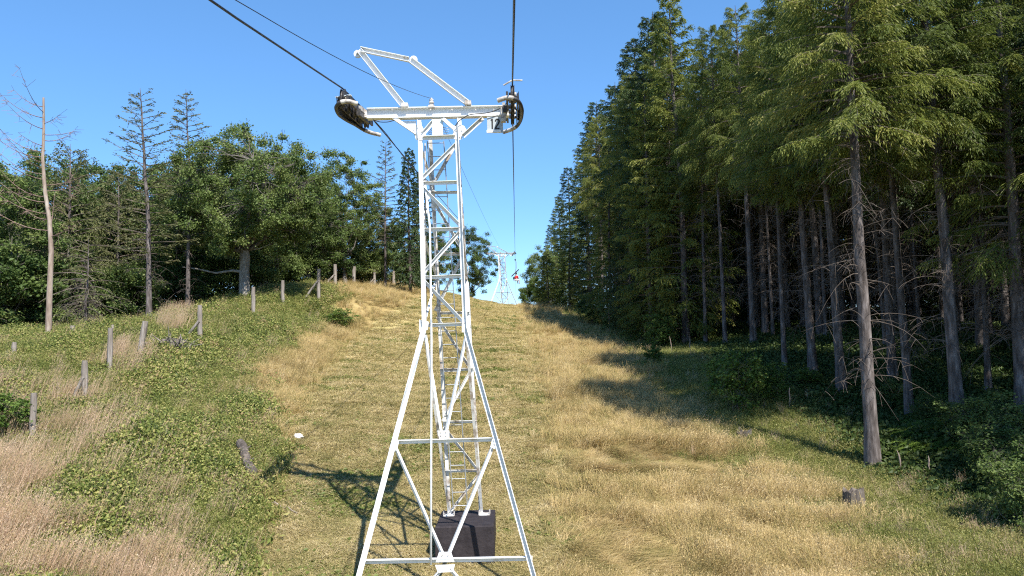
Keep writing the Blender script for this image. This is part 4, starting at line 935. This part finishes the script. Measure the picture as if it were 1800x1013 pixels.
# ropes
def rope(name, side, label):
    ys = np.concatenate([np.linspace(-12, 13.5, 30), np.linspace(14, 16, 6), np.linspace(17, 170, 90)])
    sag = lambda y: -.35 * max(0, math.sin(math.pi * (y - 16) / 69)) * .0 if 16 < y < 85 else 0
    pts = np.array([[rope_x(y, side), y, float(rope_z(y)) + sag(y)] for y in ys])
    tag(MB().tube(pts, .014, 6).build(name, M['rope'], smooth=True), label, 'cable')
rope('haul_rope', -1, 'thick steel haul rope of the left track running over the left sheaves')
rope('haul_rope', 1, 'thick steel haul rope of the right track passing overhead to the hanging chair')
a = P(405, -6, 6.3); b = P(757, 173, 14.6); c = np.array([far.location.x + .0, 85.4, float(rope_z(85.4)) + .15])
t1 = np.linspace(-.8, 1, 24)[:, None]; s1 = a + (b - a) * t1; s1[:, 2] -= .10 * (1 - (t1[:, 0] * 2 - 1) ** 2).clip(0)
t2 = np.linspace(0, 1, 40)[1:, None]; s2 = b + (c - b) * t2; s2[:, 2] -= .25 * (1 - (t2[:, 0] * 2 - 1) ** 2)
tag(MB().tube(np.concatenate([s1, s2]), .0045, 5).build('signal_wire', M['rope']), 'thin signal wire from the upper left to the insulator on the crossarm', 'cable')

# ------------------------------------------------------------------ fence posts
def post(px, py, top, d, tilt, wpx, label, brace=None, group='weathered fence posts on the left bank'):
    p = spot(px, py, d); h = (py - top) * d / F; r = max(.045, wpx * d / F / 2); g = np.random.RandomState(int(px))
    o = thing('fence_post', p, label, 'fence post', group)
    zs = np.linspace(-.3, h, 6); T = np.stack([tilt * zs / max(h, .1) + g.randn(6) * .008, g.randn(6) * .006, zs], 1)
    rr = r * (1 + g.randn(6) * .05); rr[-1] *= .9
    mb = MB().tube(T, rr, 9); mb.build('post', M['post'], o)
    if brace:
        dx, zt_ = brace; mb = MB().tube([(dx, -.1, -.15), (dx * .5, -.08, zt_ * .5), (T[3][0], -r, zt_)], r * .62, 7); mb.build('brace', M['post'], o)
post(57, 785, 690, 21.5, 0.0, 11, 'nearest weathered post, standing in the plumed grass at the lower left')
post(148, 710, 630, 25, .0, 10, 'dark split post with a short brace, second from the left', (-.45, .95))
post(192, 658, 576, 28, .03, 9, 'straight post behind the straw clump, third from the left')
post(244, 642, 567, 29.5, .22, 10, 'post leaning right with a fallen brace', (-.7, .5))
post(352, 606, 537, 33, -.03, 8, 'pale post with a slanting brace beside the root heap', (-.85, 1.0))
post(445, 556, 505, 40, .0, 7, 'post just right of the oak trunk')
post(497, 534, 490, 45, .0, 6, 'second post right of the oak trunk')
post(560, 530, 474, 48, .02, 6, 'tall braced post in the middle of the row', (-1.0, 1.25))
post(589, 508, 468, 56, .02, 6, 'braced post right behind the tall middle post', (-.9, .9))
post(622, 504, 468, 60, .04, 6, 'plain post leaning slightly, on the crest left of the mast')
post(658, 504, 471, 66, .02, 5, 'braced post third from the mast', (-.7, .8))
post(692, 503, 476, 73, .0, 5, 'post second from the mast')
post(728, 503, 484, 80, .0, 4, 'short post nearest the mast')
post(25, 622, 590, 29, .0, 8, 'short post at the far left below the dark shrubs', None)
post(127, 600, 578, 33, .0, 8, 'short pale stub right of the dead larch trunk', None)
post(198, 596, 574, 33, .0, 6, 'small post top peeping from the brambles', None)

# ------------------------------------------------------------------ stumps, log, rock, roots
def stump(px, py, d, r, h, label, seed):
    p = spot(px, py, d); g = np.random.RandomState(seed); o = thing('tree_stump', p, label, 'stump', 'stumps at the right edge')
    k = 14; a = np.arange(k) / k * 6.283; V = []
    for j, (zz, rr) in enumerate(((-.15, 1.5), (.0, 1.3), (h * .4, 1.0), (h, .92))):
        f = rr * r * (1 + .12 * np.sin(a * 5 + seed) * (1.2 - j * .25) + g.randn(k) * .05)
        V.append(np.stack([np.cos(a) * f, np.sin(a) * f, np.full(k, zz) + (g.randn(k) * .06 if j == 3 else 0)], 1))
    V.append(np.array([[0, 0, h * .85]])); V = np.concatenate(V)
    F4 = [[j * k + i, j * k + (i + 1) % k, (j + 1) * k + (i + 1) % k, (j + 1) * k + i] for j in range(3) for i in range(k)]
    F3 = [[3 * k + i, 3 * k + (i + 1) % k, 4 * k] for i in range(k)]
    obj('stump', mesh('stump', V, [np.array(F4), np.array(F3)], [M['stump']]), o)
    for i in range(5):
        b = g.rand() * 6.28; q = np.array([[math.cos(b) * r * s_, math.sin(b) * r * s_, z_] for s_, z_ in ((.8, .18), (1.5, .06), (2.3, -.05))])
        MB().tube(q, [r * .28, r * .18, r * .06], 6).build('root', M['stump'], o)
stump(1503, 900, 17.9, .25, .55, 'splintered grey stump right in the sunny grass below the foremost trunk', 1)
stump(1565, 992, 15.3, .17, .28, 'low stump near the bottom border right of the tall dry grass', 2)
stump(1390, 855, 20, .14, .24, 'small dark stump at the edge of the shadow left of the foremost trunk', 3)
stump(1308, 775, 24, .24, .3, 'broad grey stump lying in the band of shadow', 4)
def log():
    a = spot(422, 800, 21); b = spot(443, 858, 19.2); o = thing('fallen_log', (a + b) / 2, 'short barkless log lying in the brambles left of the mast shadow', 'log'); m = np.array((a + b) / 2)
    q = np.linspace(np.array(a), np.array(b), 8) - m; q[:, 2] += .42; q[:, 0] += .03 * np.sin(np.arange(8))
    MB().tube(q, .115 + .012 * np.sin(np.arange(8) * 2.1), 12).build('log', M['stump'], o)
    for i in (2, 5): MB().tube([q[i], q[i] + arr(.16, .03, .12)], [.03, .015], 5).build('branch_stub', M['stump'], o)
log()
def blob(name, p, sc, mat, label, cat, seed, n=10):
    g = np.random.RandomState(seed); V = []; k = 12
    for j in range(n + 1):
        ph = math.pi * j / n
        for i in range(k):
            th = 6.283 * i / k; r = 1 + .22 * math.sin(3 * th + seed) * math.sin(ph * 2) + g.randn() * .06
            V.append([math.sin(ph) * math.cos(th) * r * sc[0], math.sin(ph) * math.sin(th) * r * sc[1], math.cos(ph) * r * sc[2]])
    Fq = [[j * k + i, (j + 1) * k + i, (j + 1) * k + (i + 1) % k, j * k + (i + 1) % k] for j in range(n) for i in range(k)]
    o = obj(name, mesh(name, np.array(V), np.array(Fq), [mat])); o.location = p; return tag(o, label, cat)
p = spot(525, 766, 23); blob('rock', p + Vector((0, 0, .06)), (.15, .11, .10), M['rock'], 'small white rock at the left edge of the mown strip', 'rock', 3)
def root_heap():
    p = spot(305, 630, 31); g = np.random.RandomState(8); o = thing('root_heap', p, 'upturned tangle of dead roots and earth beside the braced pale post', 'roots')
    b = blob('earth', Vector((0, 0, .25)), (.75, .35, .42), M['stump'], None, None, 5); b.parent = o
    for i in range(46):
        a = g.uniform(0, 3.14) ; d = np.array([math.cos(a), -.3 + g.randn() * .4, math.sin(a) * .8 + g.randn() * .2]); s = np.array([g.uniform(-.5, .5), g.uniform(-.3, .1), .3])
        q = [s, s + d * .35 + g.randn(3) * .05, s + d * .7 + g.randn(3) * .12 - arr(0, 0, .1)]
        MB().tube(q, [.04, .028, .01], 5).build('root', M['post'], o)
root_heap()
# loose dead sticks on the ground, each its own thing
for i, (px, py, d, L, a) in enumerate([(470, 885, 18.6, 1.2, .9), (500, 905, 18, .9, -.5), (345, 920, 17.2, .5, .1), (960, 610, 40, 1.0, .4), (370, 625, 31.5, 1.4, .05), (1290, 745, 25, .9, -.9), (560, 620, 38, 1.0, .8)]):
    p = spot(px, py, d); g = np.random.RandomState(i); s = np.linspace(-.5, .5, 6)[:, None] * L * np.array([[math.cos(a), math.sin(a), 0]]) + g.randn(6, 3) * .03; s[:, 2] = np.abs(s[:, 2]) + .06
    s[:, 2] += np.array([H1(p.x + q[0], p.y + q[1]) for q in s]) - p.z
    o = MB().tube(s, np.linspace(.018, .008, 6), 5).build('stick', M['barkd']); o.location = p
    tag(o, ['grey stick at the end of the crossarm shadow', 'thin bent stick below the crossarm shadow', 'short pale stick among the brambles at the bottom', 'twig on the mown grass right of the mast', 'pale stick lying below the braced post', 'stick in the shade beside the broad stump', 'stick on the dry grass left of the mast'][i], 'stick', 'loose dead sticks')
# dead dock stalks at the forest edge
for i, (px, py, d, h) in enumerate([(1072, 588, 52, 1.9), (1088, 590, 52, 1.6), (1132, 604, 47, 1.3), (1215, 640, 37, 1.1), (1180, 625, 40, 1.0), (1585, 845, 20.2, .75), (1632, 850, 19.8, .6), (1388, 735, 26, .9)]):
    p = spot(px, py, d); o = thing('dead_stalk', p, ['tallest brown dead stalk at the far forest edge', 'straight brown stalk beside the tallest one', 'short stalk before the crossing trunks', 'brown stalk left of the bright sapling', 'thin stalk below the edge shrubs', 'pale stalk with leaves right of the foremost trunk', 'thin stalk in the shaded grass at the right', 'stalk below the green sapling'][i], 'stalk', 'dead stalks along the forest edge')
    g = np.random.RandomState(i + 40); z = np.linspace(0, h, 6); T = np.stack([np.cumsum(g.randn(6)) * .02, g.randn(6) * .01, z], 1)
    MB().tube(T, [.010, .009, .009, .022, .020, .005], 6).build('stem', M['barkd'], o)

# ------------------------------------------------------------------ chair with a passenger
def chair():
    y = 95.0; x = rope_x(y, 1); zr = float(rope_z(y)); o = thing('lift_chair', (x, y, zr), 'distant chair hanging from the right haul rope beyond the far mast, dark tilted canopy', 'chair')
    MB().box((-.09, 0, .0), (.09, 0, .0), .35, .12, (0, 1, 0)).build('grip', M['dark'], o)
    MB().tube([(0, 0, 0), (.12, 0, -.3), (.14, 0, -1.0), (.05, 0, -1.25), (.02, 0, -2.2)], .03, 6).build('hanger', M['galv'], o)
    MB().box((-.50, 0, -2.06), (.42, 0, -1.22), .75, .08, (0, 1, 0)).build('canopy', M['dark'], o)
    MB().box((-.30, 0, -2.62), (.30, 0, -2.62), .45, .05, (0, 1, 0)).box((-.30, .2, -2.60), (-.30, .2, -2.1), .05, .04).box((.30, .2, -2.60), (.30, .2, -2.1), .05, .04).build('seat', M['galv'], o)
    MB().box((-.30, .24, -2.3), (.30, .24, -2.3), .04, .3, (0, 1, 0)).build('backrest', M['dark'], o)
    # passenger: one skinned body
    pr = thing('person', (x + .08, y, zr - 2.55), 'passenger in a red top sitting on the distant hanging chair', 'person')
    def skin(name, joints, edges, radii, mat):
        me = bpy.data.meshes.new(name); me.from_pydata(joints, edges, []); me.materials.append(mat)
        b = obj(name, me, pr); md = b.modifiers.new('skin', 'SKIN')
        for v, r in zip(me.skin_vertices[0].data, radii): v.radius = (r, r)
        me.skin_vertices[0].data[0].use_root = True
        b.modifiers.new('subdiv', 'SUBSURF').levels = 1; return b
    J = [(0, 0, .05), (0, .02, .30), (0, .0, .52), (0, -.02, .64), (0, -.03, .80), (-.19, 0, .50), (-.24, -.08, .25), (-.16, -.28, .16), (.19, 0, .50), (.24, -.08, .25), (.16, -.28, .16),
         (-.10, 0, .05), (-.12, -.42, .08), (-.12, -.46, -.36), (-.12, -.58, -.40), (.10, 0, .05), (.12, -.42, .08), (.12, -.46, -.36), (.12, -.58, -.40)]
    E = [(0, 1), (1, 2), (2, 3), (3, 4), (2, 5), (5, 6), (6, 7), (2, 8), (8, 9), (9, 10), (0, 11), (11, 12), (12, 13), (13, 14), (0, 15), (15, 16), (16, 17), (17, 18)]
    skin('body', J, E, [.15, .14, .14, .06, .095, .07, .05, .035, .07, .05, .035, .10, .075, .05, .04, .10, .075, .05, .04], M['skin'])
    skin('shirt', [(0, 0, .10), (0, .02, .32), (0, 0, .53), (-.19, 0, .50), (-.25, -.08, .26), (.19, 0, .50), (.25, -.08, .26)], [(0, 1), (1, 2), (2, 3), (3, 4), (2, 5), (5, 6)], [.17, .17, .15, .09, .07, .09, .07], M['red'])
    skin('trousers', [(0, 0, .05), (-.10, 0, .05), (-.12, -.43, .08), (.10, 0, .05), (.12, -.43, .08)], [(0, 1), (1, 2), (0, 3), (3, 4)], [.15, .12, .09, .12, .09], M['cloth'])
    b = blob('hair', Vector((0, 0, .84)), (.105, .11, .10), M['hair'], None, None, 9); b.parent = pr
    for k in ('label', 'category'):
        if k in b: del b[k]
    pr.rotation_euler = (0, 0, math.pi * .8)
chair()
